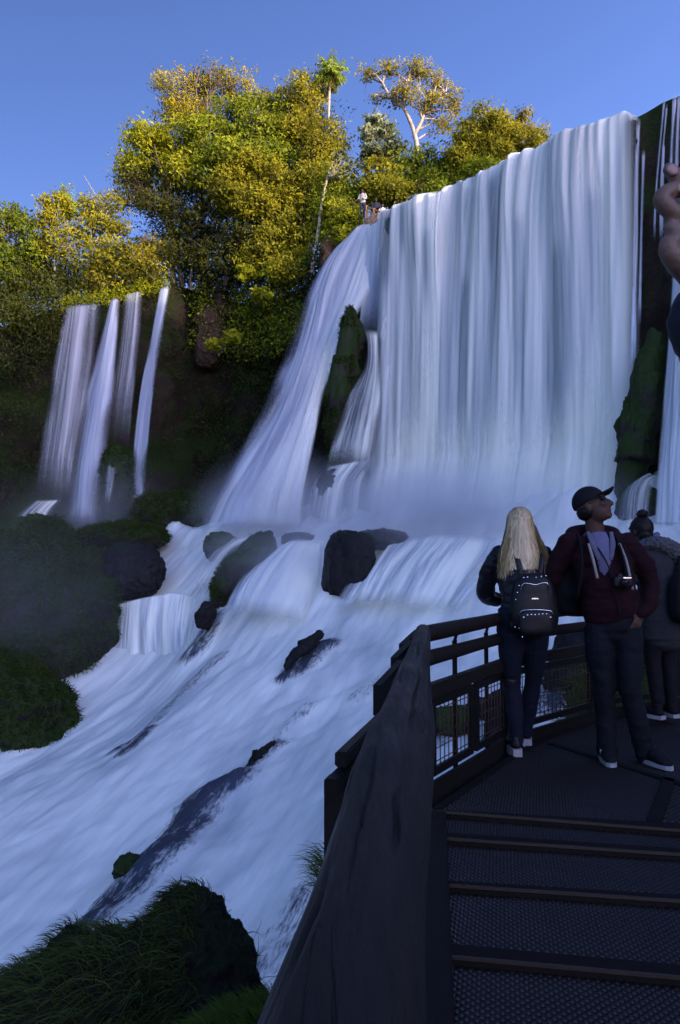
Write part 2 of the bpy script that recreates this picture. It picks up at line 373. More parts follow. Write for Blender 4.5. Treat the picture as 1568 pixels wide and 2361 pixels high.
# plume at its left end, sliding over a ledge and spreading
pl = thing('waterfall', 'slanting chute of white water left of the mossy pillar, spreading as it falls', 'waterfall', tuple(P(640, 1200, 39)))
child('chute', patch('chute', [[(804, 548, 45), (750, 595, 44.6), (708, 670, 44.0), (668, 800, 42.8), (612, 930, 41.3), (535, 1060, 40), (480, 1150, 38.8), (440, 1225, 37.8)],
                               [(842, 527, 44.7), (810, 580, 44.3), (772, 670, 43.8), (738, 800, 42.4), (700, 930, 41), (650, 1060, 39.6), (610, 1150, 38.5), (590, 1225, 37.6)],
                               [(888, 499, 43.4), (880, 590, 42.9), (856, 680, 42.2), (790, 790, 41.5), (752, 930, 40.6), (728, 1060, 39.3), (712, 1150, 38.2), (705, 1230, 37.2)]],
                     90, 110, .5, rough=.5, fade=(.22, .06, 0, .05), seed=3, thin=lambda u, v: .25*(1-sstep(0, .25, u))+.35*sstep(.2, 0, v)*0+.12), M_plume, pl)
child('spray', patch('spray', [[(700, 780, 42.5), (640, 900, 41), (560, 1020, 39.8), (500, 1110, 38.8), (430, 1190, 38)],
                               [(742, 740, 42.6), (700, 900, 40.6), (640, 1020, 39.2), (600, 1110, 38.2), (560, 1215, 37.4)],
                               [(790, 740, 42), (750, 900, 40.4), (720, 1020, 39), (705, 1110, 38), (700, 1222, 37)]],
                     60, 70, .8, rough=.7, fade=(.35, .1, .25, .1), seed=5), M_veil, pl)
child('veil', patch('veil', [[(846, 526, 43.5), (842, 600, 43.0), (834, 700, 42.4), (826, 780, 41.9)],
                             [(912, 492, 42.4), (908, 600, 42.0), (902, 700, 41.6), (890, 800, 41.2)]], 40, 40, .1, rough=.2, fade=(.04, .04, 0, .4), seed=9,
                    thin=lambda u, v: .02+.30*np.exp(-((u-.6)/.25)**2)*sstep(.2, .6, v)), M_plume, pl)

# trickles around the mossy pillar
def trick(label, curves, nu=24, nv=50, seed=1, m=M_casc, rough=.18, fade=(.2, .2, .05, .2), grp='small cascades around the mossy pillar', bulge=.15):
    o = link('small_cascade', patch('small_cascade', curves, nu, nv, bulge, rough=rough, fade=fade, seed=seed), m, label=label, cat='waterfall', group=grp)
    return o
trick('narrow stepped trickle tumbling down the right side of the mossy pillar', [[(838, 757, 41), (846, 800, 40.8), (838, 850, 40.4), (800, 920, 39.6), (770, 1000, 38.8), (752, 1075, 38)],
       [(872, 762, 40.8), (876, 800, 40.6), (880, 850, 40.2), (880, 920, 39.6), (872, 1000, 38.9), (860, 1100, 37.6)]], 40, 70, 4)
trick('small curl of water leaping off the ledge above the pillar', [[(890, 708, 41.4), (876, 735, 41), (866, 775, 40.8)], [(905, 712, 41.3), (896, 745, 41), (888, 800, 40.7)]], 16, 24, 6)
trick('white fan of water spilling over the rocks below the mossy pillar', [[(752, 1075, 38.2), (722, 1110, 37.6), (708, 1160, 37.2), (704, 1215, 37)], [(800, 1068, 38.2), (770, 1110, 37.4), (760, 1160, 37), (752, 1222, 36.6)],
       [(880, 1050, 38), (840, 1100, 37.2), (830, 1160, 36.6), (826, 1225, 36.2)]], 50, 44, 7, rough=.3)
trick('fine strands of water on the face between pillar and main curtain', [[(862, 860, 40.2), (850, 960, 39.2), (822, 1060, 38.2), (800, 1180, 37)], [(905, 830, 40.2), (900, 960, 39), (880, 1060, 38), (870, 1200, 36.6)]], 36, 60, 10, M_veil, .3)

# right edge: curtain beyond the dark cliff strip, and its little cascade
rf = thing('waterfall', 'white waterfall cut by the right edge of the picture beside the dark mossy cliff strip', 'waterfall', tuple(P(1560, 1200, 27)))
child('curtain', patch('curtain', [[(1552, 560, 29.5), (1543, 700, 29.3), (1530, 900, 28.6), (1518, 1050, 28), (1508, 1215, 27.4)], [(1600, 540, 28.6), (1598, 700, 28.3), (1594, 900, 27.6), (1590, 1050, 27.2), (1586, 1215, 26.6)],
                                   [(1800, 480, 26), (1800, 700, 25.8), (1800, 900, 25.4), (1800, 1050, 25), (1800, 1215, 24.6)]], 70, 60, .3, rough=.4, fade=(.06, 0, .15, .02), seed=12), M_plume, rf)
trick('short white cascade bouncing off a boulder at the foot of the dark pillar', [[(1462, 1112, 29.2), (1442, 1125, 28.8), (1428, 1150, 28.4), (1420, 1215, 28)], [(1500, 1090, 28.8), (1478, 1105, 28.2), (1466, 1140, 27.8), (1460, 1220, 27.4)],
       [(1536, 1105, 28.4), (1512, 1112, 28), (1500, 1150, 27.6), (1496, 1220, 27)]], 36, 34, 14, M_casc, .2, (.1, .15, .05, .05))
def thread_set(name, label, curves, m, seed, grp=None):
    """thin free-falling threads side by side, one part each"""
    t = thing(name, label, 'waterfall', tuple(P(*curves[0][0][-1])), group=grp)
    for k, (c, w_) in enumerate(curves):
        a = [(q[0]-w_/2, q[1], q[2]) for q in c]; b = [(q[0]+w_/2, q[1], q[2]-.05) for q in c]
        child('thread', patch('thread', [a, b], 10, 50, .02, rough=.05, fade=(.35, .35, .06, .25), seed=seed+k), m, t)
    return t
thread_set('thin_waterfall', 'thin glassy threads of water down the dark cliff strip at upper right',
   [([(1472, 270, 32.6), (1468, 400, 32.4), (1466, 560, 32), (1463, 700, 31.6), (1458, 900, 31)], 12), ([(1468, 330, 32.5), (1464, 480, 32.2), (1460, 700, 31.6), (1456, 860, 31.2)], 8),
    ([(1484, 345, 32), (1480, 480, 31.8), (1477, 620, 31.4), (1474, 760, 31)], 9), ([(1532, 228, 31.2), (1522, 330, 31), (1512, 450, 30.8), (1508, 560, 30.5)], 7), ([(1538, 240, 31), (1533, 300, 30.9), (1526, 400, 30.7), (1522, 560, 30.2)], 5),
    ([(1556, 216, 30.6), (1549, 330, 30.4), (1544, 480, 30.1), (1540, 640, 29.8)], 10), ([(1566, 214, 30.3), (1561, 330, 30.1), (1558, 480, 29.8), (1556, 600, 29.5)], 12), ([(1530, 330, 31), (1528, 430, 30.8), (1525, 560, 30.5)], 7)],
   fall_mat('thread_water', light=(.85, .88, .93), a0=.2, a1=.6, sx=6, sy=.1, dark=(.5, .55, .6)), 40)

# ------------------------------------------------------------------ the four thin falls far left
def thinfall(label, curves, seed, m=M_thin, nu=40, nv=60, fade=(.25, .25, .0, .25), thin=None):
    return link('thin_waterfall', patch('thin_waterfall', curves, nu, nv, .1, rough=.18, fade=fade, seed=seed, freq=2.0, thin=thin), m, label=label, cat='waterfall', group='thin waterfalls on the far left cliff')
thinfall('leftmost wide sheer veil of falling water on the far left cliff', [[(146, 706, 46.2), (126, 820, 45.9), (104, 950, 45.4), (90, 1060, 44.8), (80, 1155, 44.4)],
        [(180, 703, 46.1), (168, 820, 45.8), (154, 950, 45.3), (140, 1060, 44.8), (134, 1165, 44.3)], [(252, 695, 46.6), (238, 820, 46.2), (214, 950, 45.8), (190, 1060, 45.2), (176, 1165, 44.6)]], 51, fade=(.25, .3, .02, .3), thin=lambda u, v: .02+.16*sstep(.45, .8, u))
thinfall('brightest of the far left falls, widening as it drops', [[(254, 692, 47.2), (222, 820, 46.8), (190, 950, 46.2), (168, 1080, 45.4), (152, 1205, 44.8)],
        [(266, 688, 47.1), (244, 820, 46.7), (220, 950, 46), (200, 1080, 45.2), (190, 1220, 44.6)], [(281, 686, 47.2), (272, 820, 46.8), (258, 950, 46.2), (242, 1080, 45.4), (226, 1215, 44.8)]], 53, M_plume, 44, 70, (.34, .34, .01, .1), lambda u, v: .10+.05*v)
thinfall('faintest wispy fall between two brighter far left falls', [[(286, 682, 47.8), (274, 780, 47.5), (258, 900, 47.1), (240, 1040, 46.7)], [(330, 672, 47.8), (322, 780, 47.5), (310, 900, 47.1), (298, 1040, 46.7)]], 56, M_thin, 24, 50, (.2, .2, 0, .5), lambda u, v: np.full_like(u, .02))
thinfall('slim straight fall nearest the shadowed bay, right of the far left group', [[(369, 663, 48.6), (345, 780, 48.2), (324, 900, 47.6), (308, 1050, 46.8), (296, 1200, 46)],
        [(393, 659, 48.6), (374, 780, 48.2), (358, 900, 47.6), (344, 1050, 46.8), (334, 1200, 46)]], 57, M_plume, 30, 60, (.4, .4, .01, .12), lambda u, v: .12+.08*v)
trick('small foaming steps at the foot of the leftmost thin fall', [[(84, 1152, 44.4), (60, 1170, 44), (36, 1190, 43.6), (20, 1215, 43.2)], [(120, 1152, 44.2), (96, 1175, 43.6), (84, 1195, 43.2), (76, 1225, 42.8)], [(150, 1150, 44), (128, 1175, 43.4), (120, 1200, 43), (118, 1222, 42.6)]], 40, 30, 15, M_casc, .3, (.2, .2, .1, .3), 'small cascades below the far left falls')
trick('two arcs of water curving off a mossy step beside the brightest thin fall', [[(262, 1048, 45.6), (246, 1068, 45.2), (240, 1110, 44.8), (234, 1170, 44.6)], [(278, 1046, 45.4), (268, 1080, 45), (262, 1120, 44.6), (250, 1165, 44.4)]], 26, 34, 17, M_thin, .15, (.3, .3, .05, .3), 'small cascades below the far left falls')
# ------------------------------------------------------------------ sloping river bed and rushing water
CTRL = [P(700, 1215, 40), P(900, 1210, 37.5), P(1100, 1208, 34), P(1400, 1205, 29.5), P(1560, 1200, 27), P(560, 1215, 41), P(400, 1232, 43),
        P(940, 1245, 33.5), P(800, 1250, 34.5), P(640, 1250, 36.5), P(500, 1270, 38.5), P(420, 1300, 39),
        P(860, 1400, 29.5), P(740, 1395, 30.5), P(1000, 1400, 28), P(1150, 1330, 28.5), P(1100, 1260, 31.5), P(600, 1340, 34),
        P(420, 1380, 36.5), P(520, 1380, 35), P(300, 1560, 34.0), P(420, 1540, 31.5), P(550, 1470, 31), P(200, 1590, 33.0), P(60, 1740, 28), P(0, 1800, 26), P(-200, 1860, 24),
        P(700, 1500, 27), P(900, 1500, 25.5), P(1050, 1480, 24), P(500, 1650, 24), P(750, 1650, 21.5), P(300, 1800, 20.5), P(600, 1800, 18),
        P(100, 1950, 18), P(0, 2180, 14), P(-200, 2300, 13), P(400, 1950, 16), P(250, 2150, 12.8), P(700, 1950, 14), P(640, 2130, 11.5), P(600, 2240, 10.2), P(420, 2200, 11.4), P(0, 2400, 11.5),
        P(1040, 1640, 17), P(1120, 1650, 18), P(1260, 1600, 18.5), P(1000, 1760, 13.5), P(1280, 1650, 16), P(1200, 1480, 23), P(1320, 1490, 23),
        (5.5, 11, -2.6), (3.5, 6, -2.8), (0, 5, -3.9), (-6, 5, -5.4), (8, 20, 0.2), (12, 24, 2.3), (16, 24, 3.2), (-20, 10, -6.5), (-30, 25, -6), (-24, 36, -3), (8, 3, -2.5), (-9, 48, 3.0), (0, 49, 3.5)]
CTRL = np.array(CTRL, float)
def tps(C, lam=.4):
    X = C[:, :2]; n = len(X); r = np.linalg.norm(X[:, None]-X[None], axis=2); K = np.where(r > 0, r*r*np.log(r+1e-12), 0)+lam*np.eye(n)*r.mean()
    Pm = np.c_[np.ones(n), X]; A = np.block([[K, Pm], [Pm.T, np.zeros((3, 3))]]); b = np.r_[C[:, 2], 0, 0, 0]
    s = np.linalg.solve(A, b); return X, s
_TX, _TS = tps(CTRL)
def base_z(x, y):
    o = _TS[-3]+_TS[-2]*x+_TS[-1]*y
    for k in range(len(_TX)):
        r2 = (x-_TX[k, 0])**2+(y-_TX[k, 1])**2; o = o+_TS[k]*.5*r2*np.log(r2+1e-12)
    return o
FD = np.array([-.52, -.854])                              # main set of the current
def flow_uv(x, y):
    # the current comes sideways off the ledge, then runs down towards the viewer
    yy = np.linspace(0, 52, 400); sl = np.tan(np.interp(yy, [0, 24, 30, 36, 42], [R(12), R(14), R(22), R(40), R(48)])); X0 = np.concatenate([[0], np.cumsum((sl[1:]+sl[:-1])/2*np.diff(yy))])
    return (x-np.interp(y, yy, X0))*.95, -y*1.05
RIDGES = [  # polyline of (px, py, d), half width in metres, height, thinning
    ([(745, 1442, 27.2), (720, 1470, 26.8), (690, 1500, 26.2), (662, 1532, 25.6)], .42, .30, 1.0),
    ([(640, 1700, 20.6), (600, 1735, 20.0), (570, 1775, 19.2), (545, 1800, 18.6)], .22, .14, .75),
    ([(712, 1605, 22.6), (670, 1650, 21.8), (640, 1690, 20.9)], .18, .10, .5),
    ([(545, 1800, 18.6), (495, 1825, 18.2), (450, 1870, 17.4), (410, 1920, 16.6), (375, 1965, 15.9), (330, 2010, 15.2)], .45, .24, 1.0),
    ([(330, 2010, 15.2), (290, 2050, 14.5), (230, 2110, 13.8), (190, 2140, 13.4)], .5, .20, .85),
    ([(345, 1640, 25), (310, 1665, 24.2), (285, 1690, 23.6)], .22, .16, .8), ([(320, 1640, 25.2), (285, 1660, 24.6), (258, 1680, 24.2)], .18, .14, .7),
    ([(500, 1500, 30), (440, 1550, 28.8), (390, 1590, 27.5), (350, 1630, 26)], .35, .12, .55),
    ([(490, 1385, 33.5), (472, 1415, 32.8), (455, 1450, 32)], .5, .35, .8),
    ([(700, 2090, 11.7), (660, 2140, 11.2), (620, 2190, 10.6)], .35, .10, .55), ([(760, 2020, 12.6), (720, 2060, 12.1), (690, 2100, 11.6)], .3, .08, .4),
    ([(480, 1330, 36.5), (430, 1350, 36.3), (400, 1368, 36.2)], .5, .1, .5), ([(930, 1520, 24.5), (880, 1560, 23.5), (830, 1610, 22.4)], .35, .06, .35),
    ([(1040, 1620, 17.4), (1020, 1660, 16.6), (1000, 1700, 15.6)], .5, .2, .8), ([(1300, 1560, 18), (1250, 1630, 16.6)], .7, .2, .8)]
def seg_dist(x, y, pl):
    best = np.full(x.shape, 1e9)
    for a, b in zip(pl[:-1], pl[1:]):
        d = b[:2]-a[:2]; t = np.clip(((x-a[0])*d[0]+(y-a[1])*d[1])/np.dot(d, d), 0, 1)
        best = np.minimum(best, np.hypot(x-a[0]-t*d[0], y-a[1]-t*d[1]))
    return best
def water_fields(x, y):
    u, v = flow_uv(x, y); o = np.zeros_like(x)
    z = base_z(x, y)
    z = z+.24*fbm(np.c_[u*.35, v*.16, o], 3, 61)+.16*fbm(np.c_[u*1.1, v*.30, o+3], 4, 62)+.04*fbm(np.c_[u*3.4, v*.8, o+7], 4, 63)+.22*np.abs(fbm(np.c_[u*.5+5, v*.42, o+1], 3, 64))-.1
    th = np.zeros_like(x)
    wob = .45*fbm(np.c_[x*1.3, y*.9, o], 5, 90)
    for pts, hw, hh, tn in RIDGES:
        pl_ = [P(*q) for q in pts]
        d = seg_dist(x, y, pl_)/hw+wob*2.0
        z = z+hh*np.exp(-np.maximum(d, 0)**2*.7); th = np.maximum(th, tn*(1-sstep(.5, 1.9, d)))
    # splash humps below the falls
    z = z+np.exp(-((y-(38.2-.62*x))/2.6)**2)*(.4+1.5*np.abs(fbm(np.c_[x*.45, y*.45, o], 3, 70))+.5*fbm(np.c_[x*1.4, y*.9, o], 3, 71))
    return z, th, u, v
xs = np.concatenate([np.arange(-34, -14, .4), np.arange(-14, 7, .12), np.arange(7, 22, .3)]); ys = np.concatenate([np.arange(4, 30, .14), np.arange(30, 50, .2)])
X, Y = np.meshgrid(xs, ys); x, y = X.ravel(), Y.ravel()
zz, th, fu, fv = water_fields(x, y)
def river_mat():
    t = NT('white_water'); uv = t.n('UVMap').outputs[0]
    big = t.noise(1, uv, 3, .55, (.30, .12, 1)); mid = t.noise(1, uv, 4, .55, (1.0, .20, 1)); fin = t.noise(1, uv, 4, .6, (3.6, .6, 1)); chop = t.noise(1, uv, 5, .75, (15, 3.6, 1))
    thin = t.attr('thin')
    s = t.math('ADD', t.math('MULTIPLY', big, .6), t.math('ADD', t.math('MULTIPLY', mid, .45), t.math('MULTIPLY', fin, .22)))
    col = t.mix(t.ramp(s, [(.48, 0.), (.74, 1.)]), (.40, .43, .41), (.80, .79, .67))
    # where the sheet is thin the dark bed shows between torn strands
    k = t.math('ADD', t.math('MULTIPLY', thin, 1.0), t.math('MULTIPLY_ADD', chop, 1.9, -.95))
    k = t.math('ADD', k, t.math('MULTIPLY_ADD', fin, 1.3, -.65))
    k = t.math('MULTIPLY', k, t.ramp(thin, [(.02, 0.), (.3, 1.)]))
    col = t.mix(t.ramp(k, [(.34, 0.), (.85, 1.)]), col, (.035, .04, .055))
    h = t.math('ADD', t.math('MULTIPLY', mid, .6), t.math('ADD', t.math('MULTIPLY', fin, .10), t.math('MULTIPLY', chop, t.math('MULTIPLY', thin, .25))))
    nb = t.bump(h, .42, .22)
    d = t.n('BsdfDiffuse', {'Color': col, 'Normal': nb}); g = t.n('BsdfGlossy', {'Color': (.85, .9, 1), 'Roughness': .3, 'Normal': nb})
    m = t.n('MixShader', {0: .05}); t.t.links.new(d.outputs[0], m.inputs[1]); t.t.links.new(g.outputs[0], m.inputs[2])
    t.t.links.new(m.outputs[0], t.out.inputs[0]); return t.m
M_river = river_mat()
link('river_water', mesh_from('river_water', np.c_[x, y, zz], grid_faces(len(xs), len(ys)), np.c_[fu, fv], {'thin': th}), M_river, kind='structure')
xb = np.linspace(-60, 40, 120); yb = np.linspace(-20, 52, 90); XB, YB = np.meshgrid(xb, yb); zb = np.maximum(base_z(XB.ravel(), YB.ravel())-.9, -11)
zb = np.minimum(zb, 3); link('riverbed', mesh_from('riverbed', np.c_[XB.ravel(), YB.ravel(), zb], grid_faces(120, 90)), M_wet, kind='structure')

# veils of water over the steps in the rapids
def rapid(label, curves, nu, nv, seed, m=M_casc, rough=.2, fade=(.15, .15, .06, .15), bulge=.2, thin=None):
    return link('small_cascade', patch('small_cascade', curves, nu, nv, bulge, rough=rough, fade=fade, seed=seed, n_out=(-.4, -.7, .6), thin=thin), m, label=label, cat='waterfall', group='cascades within the rapids')
M_step = fall_mat('step_water', a0=.26, a1=.5, amin=.05, sx=2.2, sy=.16, dark=(.40, .46, .56))
rapid('low curtain of water dropping over a square step beside the mossy bank', [[(268, 1392, 36.0), (262, 1460, 35.6), (256, 1548, 35.0)], [(330, 1384, 35.8), (326, 1460, 35.4), (330, 1556, 34.6)], [(400, 1372, 35.6), (392, 1450, 35), (400, 1545, 33.4)], [(480, 1376, 34.6), (470, 1430, 34), (440, 1520, 32)]], 70, 44, 21, M_step, .25, (.03, .2, .02, .1))
rapid('smooth white tongue sliding down left of the square dark rock', [[(640, 1262, 36), (580, 1300, 34.4), (540, 1350, 33), (510, 1420, 31.6)], [(690, 1250, 35.4), (640, 1300, 33.6), (600, 1360, 32.2), (570, 1440, 30.4)], [(745, 1245, 34.6), (738, 1320, 32.4), (725, 1380, 30.8), (690, 1450, 28.8)]], 70, 50, 22, M_plume, .35, (.2, .08, .1, .25), .25)
rapid('wide fan of water streaking over the ledge right of the square dark rock', [[(842, 1258, 33.4), (810, 1320, 31.4), (780, 1370, 30.2), (750, 1405, 29.2)], [(950, 1240, 32.6), (900, 1300, 31), (868, 1350, 29.8), (840, 1412, 28.4)], [(1060, 1240, 31.4), (1010, 1300, 30), (980, 1350, 29), (940, 1420, 27.4)], [(1180, 1235, 29.8), (1150, 1300, 28.6), (1110, 1350, 27.6), (1060, 1420, 26.2)]], 110, 50, 23, M_step, .4, (.1, .15, .12, .25), .3)
rapid('thin film of water over the tall mossy rock amid the rapids', [[(515, 1240, 37.6), (480, 1290, 36.6), (440, 1340, 36), (400, 1375, 35.6)], [(600, 1238, 36.8), (540, 1270, 36), (505, 1320, 35.2), (480, 1380, 34.2)]], 50, 40, 24, M_casc, .3, (.2, .2, .15, .3))
# ------------------------------------------------------------------ rocks
def ico(sub):
    bm = bmesh.new(); bmesh.ops.create_icosphere(bm, subdivisions=sub, radius=1)
    V = np.array([v.co[:] for v in bm.verts]); Fc = [tuple(v.index for v in f.verts) for f in bm.faces]; bm.free(); return V, Fc
ICO = {k: ico(k) for k in (2, 3, 4, 5, 6)}
def rock_geo(c, rad, seed, rz=0.0, tilt=0.0, blocky=.5, rough=.22, sub=5, f=1.0):
    V, Fc = ICO[sub]; V = V.copy()
    b = np.sign(V)*np.abs(V)**(1-.45*blocky); V = V*(1-blocky)+b*blocky
    L = max(rad); q = V*np.array(rad)/L
    d = rough*fbm(q*1.7*f+seed*9.1, 5, seed)+.5*rough*np.floor(vnoise(q*2.3*f+seed, seed+3)*3)/3
    V = V*(1+d[:, None]); V = V*np.array(rad)
    nv_ = V/np.linalg.norm(V, axis=1, keepdims=True); s_ = np.maximum(.6, .35/L)
    rid = 1-np.abs(fbm(V/L*4.5*f+seed*2.1, 4, seed+5))*2
    blk = np.floor(vnoise(V/L*np.array([4., 4., 5.5])*f+seed, seed+9)*2.5)/2.5
    V = V+nv_*L*(.075*rid+.05*blk+.05*fbm(V/L*11*f+seed, 4, seed+7))[:, None]
    M = np.array(Matrix.Rotation(rz, 3, 'Z') @ Matrix.Rotation(tilt, 3, 'Y'))
    return V@M.T+np.asarray(c), Fc
ROCKV = {}
def rock(key, label, c, rad, seed, m, rz=0, tilt=0, blocky=.5, rough=.22, sub=5, group=None, name='rock', f=1.0):
    V, Fc = rock_geo(c, rad, seed, rz, tilt, blocky, rough, sub, f); ROCKV[key] = (V, Fc)
    return link(name, mesh_from(name, V, Fc), m, label=label, cat='rock', group=group)
M_bank = rock_mat('bank_rock', (.022, .021, .019), (.006, .007, .007), (.018, .032, .007), .62, 1.0, .2, .12)
# within the rapids
rock('r1', 'tall mossy rock standing amid the rapids with film of water on its left', P(566, 1336, 35.2), (.72, 1.5, 2.15), 3, M_moss, R(-35), R(31), .35, .25)
rock('r2', 'square black rock in the middle of the rapids below the main curtain', P(806, 1318, 31.6), (.98, 1.1, 1.55), 5, M_wet, R(20), R(8), .75, .18)
rock('r2b', 'flat dark slab jutting right from the top of the square black rock', P(880, 1244, 32.6), (1.15, .8, .42), 6, M_wet, R(-25), 0, .6, .2)
rock('r3', 'low rounded rock half drowned in spray left of the tall mossy rock', P(510, 1262, 37.2), (.8, .7, .7), 7, M_moss, 0, 0, .3)
rock('r4', 'little dark rock in the foam between tall mossy rock and square black rock', P(690, 1245, 36), (.75, .5, .35), 8, M_wet, 0, 0, .5)
rock('r5', 'narrow dark wet rock beside the low curtain of water in the rapids', P(474, 1420, 32.2), (.26, .5, .62), 9, M_wet, R(-30), R(15), .5)
def ridge_rock(key, label, a, b, w_, h_, seed, m=M_wet):
    a, b = P(*a), P(*b); c = (a+b)/2+np.array([0, 0, -.03]); d = b-a; L = np.linalg.norm(d)/2; rz = math.atan2(d[1], d[0]); tilt = -math.asin(d[2]/(2*L))
    V, Fc = rock_geo((0, 0, 0), (L, w_, h_), seed, 0, 0, .25, .35, 6, 1.4); V[:, 1] += .5*w_*np.sin(V[:, 0]/L*2.6+seed)
    V = V@np.array(Matrix.Rotation(rz, 3, 'Z') @ Matrix.Rotation(tilt, 3, 'Y')).T+c; ROCKV[key] = (V, Fc); link('rock', mesh_from('rock', V, Fc), m, label=label, cat='rock')
ridge_rock('g1', 'long dark wedge of rock slanting through white water below the square black rock', (744, 1444, 27.1), (664, 1532, 25.6), .20, .16, 3)
ridge_rock('g3', 'thin dark crest of rock above the rippled ridge', (632, 1708, 20.5), (556, 1788, 18.9), .09, .14, 5)
rock('g6', 'mossy lump of rock where the ridge ends above the grassy boulder', P(296, 2004, 15.2), (.30, .22, .26), 8, M_bank, R(55), R(20), .5, .3, 5)
rock('v1', 'mossy green rock seen through the first mesh panel', P(1040, 1668, 16), (.5, .5, .34), 31, M_moss, 0, 0, .4)
rock('v2', 'dark blocky rock seen through the second mesh panel', P(1165, 1670, 15), (.36, .5, .62), 32, M_wet, R(15), 0, .7)
rock('v3', 'flat wet rock behind the second mesh panel', P(1130, 1632, 17), (.5, .4, .2), 33, M_wet, 0, 0, .5)
rock('v4', 'dark wet rock seen through the mesh behind the two standing people', P(1330, 1585, 17.5), (.6, .6, 1.3), 34, M_wet, 0, 0, .5)
# pillars on the fall face
rock('p1', 'tall narrow mossy pillar splitting the left end of the falls', P(790, 915, 40.6), (.60, .85, 4.2), 12, M_moss, R(-30), R(7), .35, .16)
rock('p1b', 'rounded mossy cap on top of the tall narrow pillar', P(818, 782, 41.2), (.42, .6, 1.1), 13, M_moss, R(-30), R(5), .3, .16)
rock('p1c', 'dark boulder veiled by water at the foot of the mossy pillar', P(756, 1150, 38.0), (.75, .8, 1.5), 14, M_wet, 0, R(10), .4, .2)
rock('p2', 'broad dark green pillar between the main curtain and the right edge', P(1474, 990, 30.2), (.58, .85, 4.1), 15, M_moss, R(-30), R(10), .35, .09, 6, f=1.0)
rock('p2b', 'wet round boulder at the foot of the dark green pillar', P(1472, 1170, 28.8), (.75, .7, 1.0), 16, M_moss, 0, 0, .3, .2)
# left bank
B = 'rocks of the mossy left bank'
rock('b1', 'great mossy mound on the left bank draped in hanging grass', P(100, 1450, 36.5), (3.3, 2.4, 4.4), 20, M_moss, R(-15), R(-4), .4, .2, 6, B)
rock('b2', 'brown blocky rock jutting over the water from the left bank', P(306, 1318, 37.2), (1.35, 1.3, 1.25), 21, M_wet, R(15), R(6), .8, .16, 6, B)
rock('b3', 'flat moss topped slab at the foot of the thin falls', P(286, 1240, 40.5), (2.3, 1.6, .62), 22, M_moss, R(-10), 0, .6, .2, 5, B)
rock('b4', 'dark shaded wall of rock beside the low curtain under the mossy mound', P(205, 1480, 35.9), (1.25, 1.3, 2.9), 23, M_bank, R(-15), R(8), .7, .2, 6, B)
rock('b5', 'long dark bank sloping into the water at the lower left edge', P(30, 1692, 31.8), (3.8, 2.0, 2.7), 24, M_bank, R(-35), R(36), .45, .14, 6, B)
rock('b6', 'small mossy hump behind the great mound at the left edge', P(-14, 1262, 36), (.7, .7, .8), 25, M_moss, 0, 0, .3, .2, 4, B)
rock('b7', 'rounded mossy shoulder right of the great mound', P(215, 1330, 37), (1.3, 1.1, 1.3), 26, M_moss, 0, 0, .35, .2, 5, B)
rock('b8', 'mossy step between the two brightest thin falls', P(266, 1130, 45.8), (.9, .9, 2.6), 27, M_moss, 0, 0, .5, .2, 5, B)
rock('b9', 'dark low ledge under the thin falls at far left', P(90, 1236, 42.5), (1.9, 1.2, 1.0), 28, M_moss, 0, 0, .5, .25, 5, B)
rock('b10', 'long mossy foot of the bay cliff beside the slanting chute', P(420, 1190, 44), (2.8, 1.6, 1.1), 29, M_moss, R(-10), R(6), .4, .2, 5, B)
# foreground
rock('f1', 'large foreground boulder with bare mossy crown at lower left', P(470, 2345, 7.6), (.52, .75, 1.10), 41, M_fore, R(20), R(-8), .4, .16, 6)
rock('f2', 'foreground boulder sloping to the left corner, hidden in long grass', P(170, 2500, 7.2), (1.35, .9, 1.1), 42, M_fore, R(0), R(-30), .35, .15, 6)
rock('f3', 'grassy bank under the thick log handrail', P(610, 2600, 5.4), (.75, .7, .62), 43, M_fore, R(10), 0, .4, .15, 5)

# ------------------------------------------------------------------ grass
def leafy(name, shade, warm=False, trans=.35):
    t = NT(name); a = t.attr('tint')
    col = t.ramp(a, shade)
    d = t.n('BsdfDiffuse', {'Color': col, 'Roughness': .6}); tr = t.n('BsdfTranslucent', {'Color': t.mix(.4, col, (.25, .25, .02))})
    g = t.n('BsdfGlossy', {'Color': (.9, .95, 1), 'Roughness': .45})
    m = t.n('MixShader', {0: trans}); t.t.links.new(d.outputs[0], m.inputs[1]); t.t.links.new(tr.outputs[0], m.inputs[2])
    m2 = t.n('MixShader', {0: .006}); t.t.links.new(m.outputs[0], m2.inputs[1]); t.t.links.new(g.outputs[0], m2.inputs[2])
    t.t.links.new(m2.outputs[0], t.out.inputs[0]); return t.m
M_grass = leafy('grass_blades', [(0, (.010, .016, .005)), (.5, (.042, .066, .016)), (1, (.15, .18, .06))])
M_darkmoss = leafy('dark_moss_fur', [(0, (.004, .005, .003)), (.5, (.010, .013, .005)), (1, (.03, .035, .014))])
M_mossgrass = leafy('hanging_moss', [(0, (.014, .022, .005)), (.5, (.035, .060, .010)), (1, (.085, .11, .02))])
M_ggrass = leafy('bright_grass', [(0, (.02, .04, .005)), (.5, (.05, .10, .012)), (1, (.10, .17, .03))])
def surf_points(V, Fc, n, seed, filt=None):
    rs = np.random.RandomState(seed); tri = []
    for f in Fc:
        for k in range(1, len(f)-1): tri.append((f[0], f[k], f[k+1]))
    tri = np.array(tri); A, Bq, C = V[tri[:, 0]], V[tri[:, 1]], V[tri[:, 2]]; N = np.cross(Bq-A, C-A); ar = np.linalg.norm(N, axis=1)/2; N = N/(2*ar[:, None]+1e-12)
    if filt is not None: ar = ar*filt((A+Bq+C)/3, N)
    i = rs.choice(len(tri), n, p=ar/ar.sum()); a, b = rs.rand(n), rs.rand(n); s = a+b > 1; a[s], b[s] = 1-a[s], 1-b[s]
    return A[i]+a[:, None]*(Bq[i]-A[i])+b[:, None]*(C[i]-A[i]), N[i]
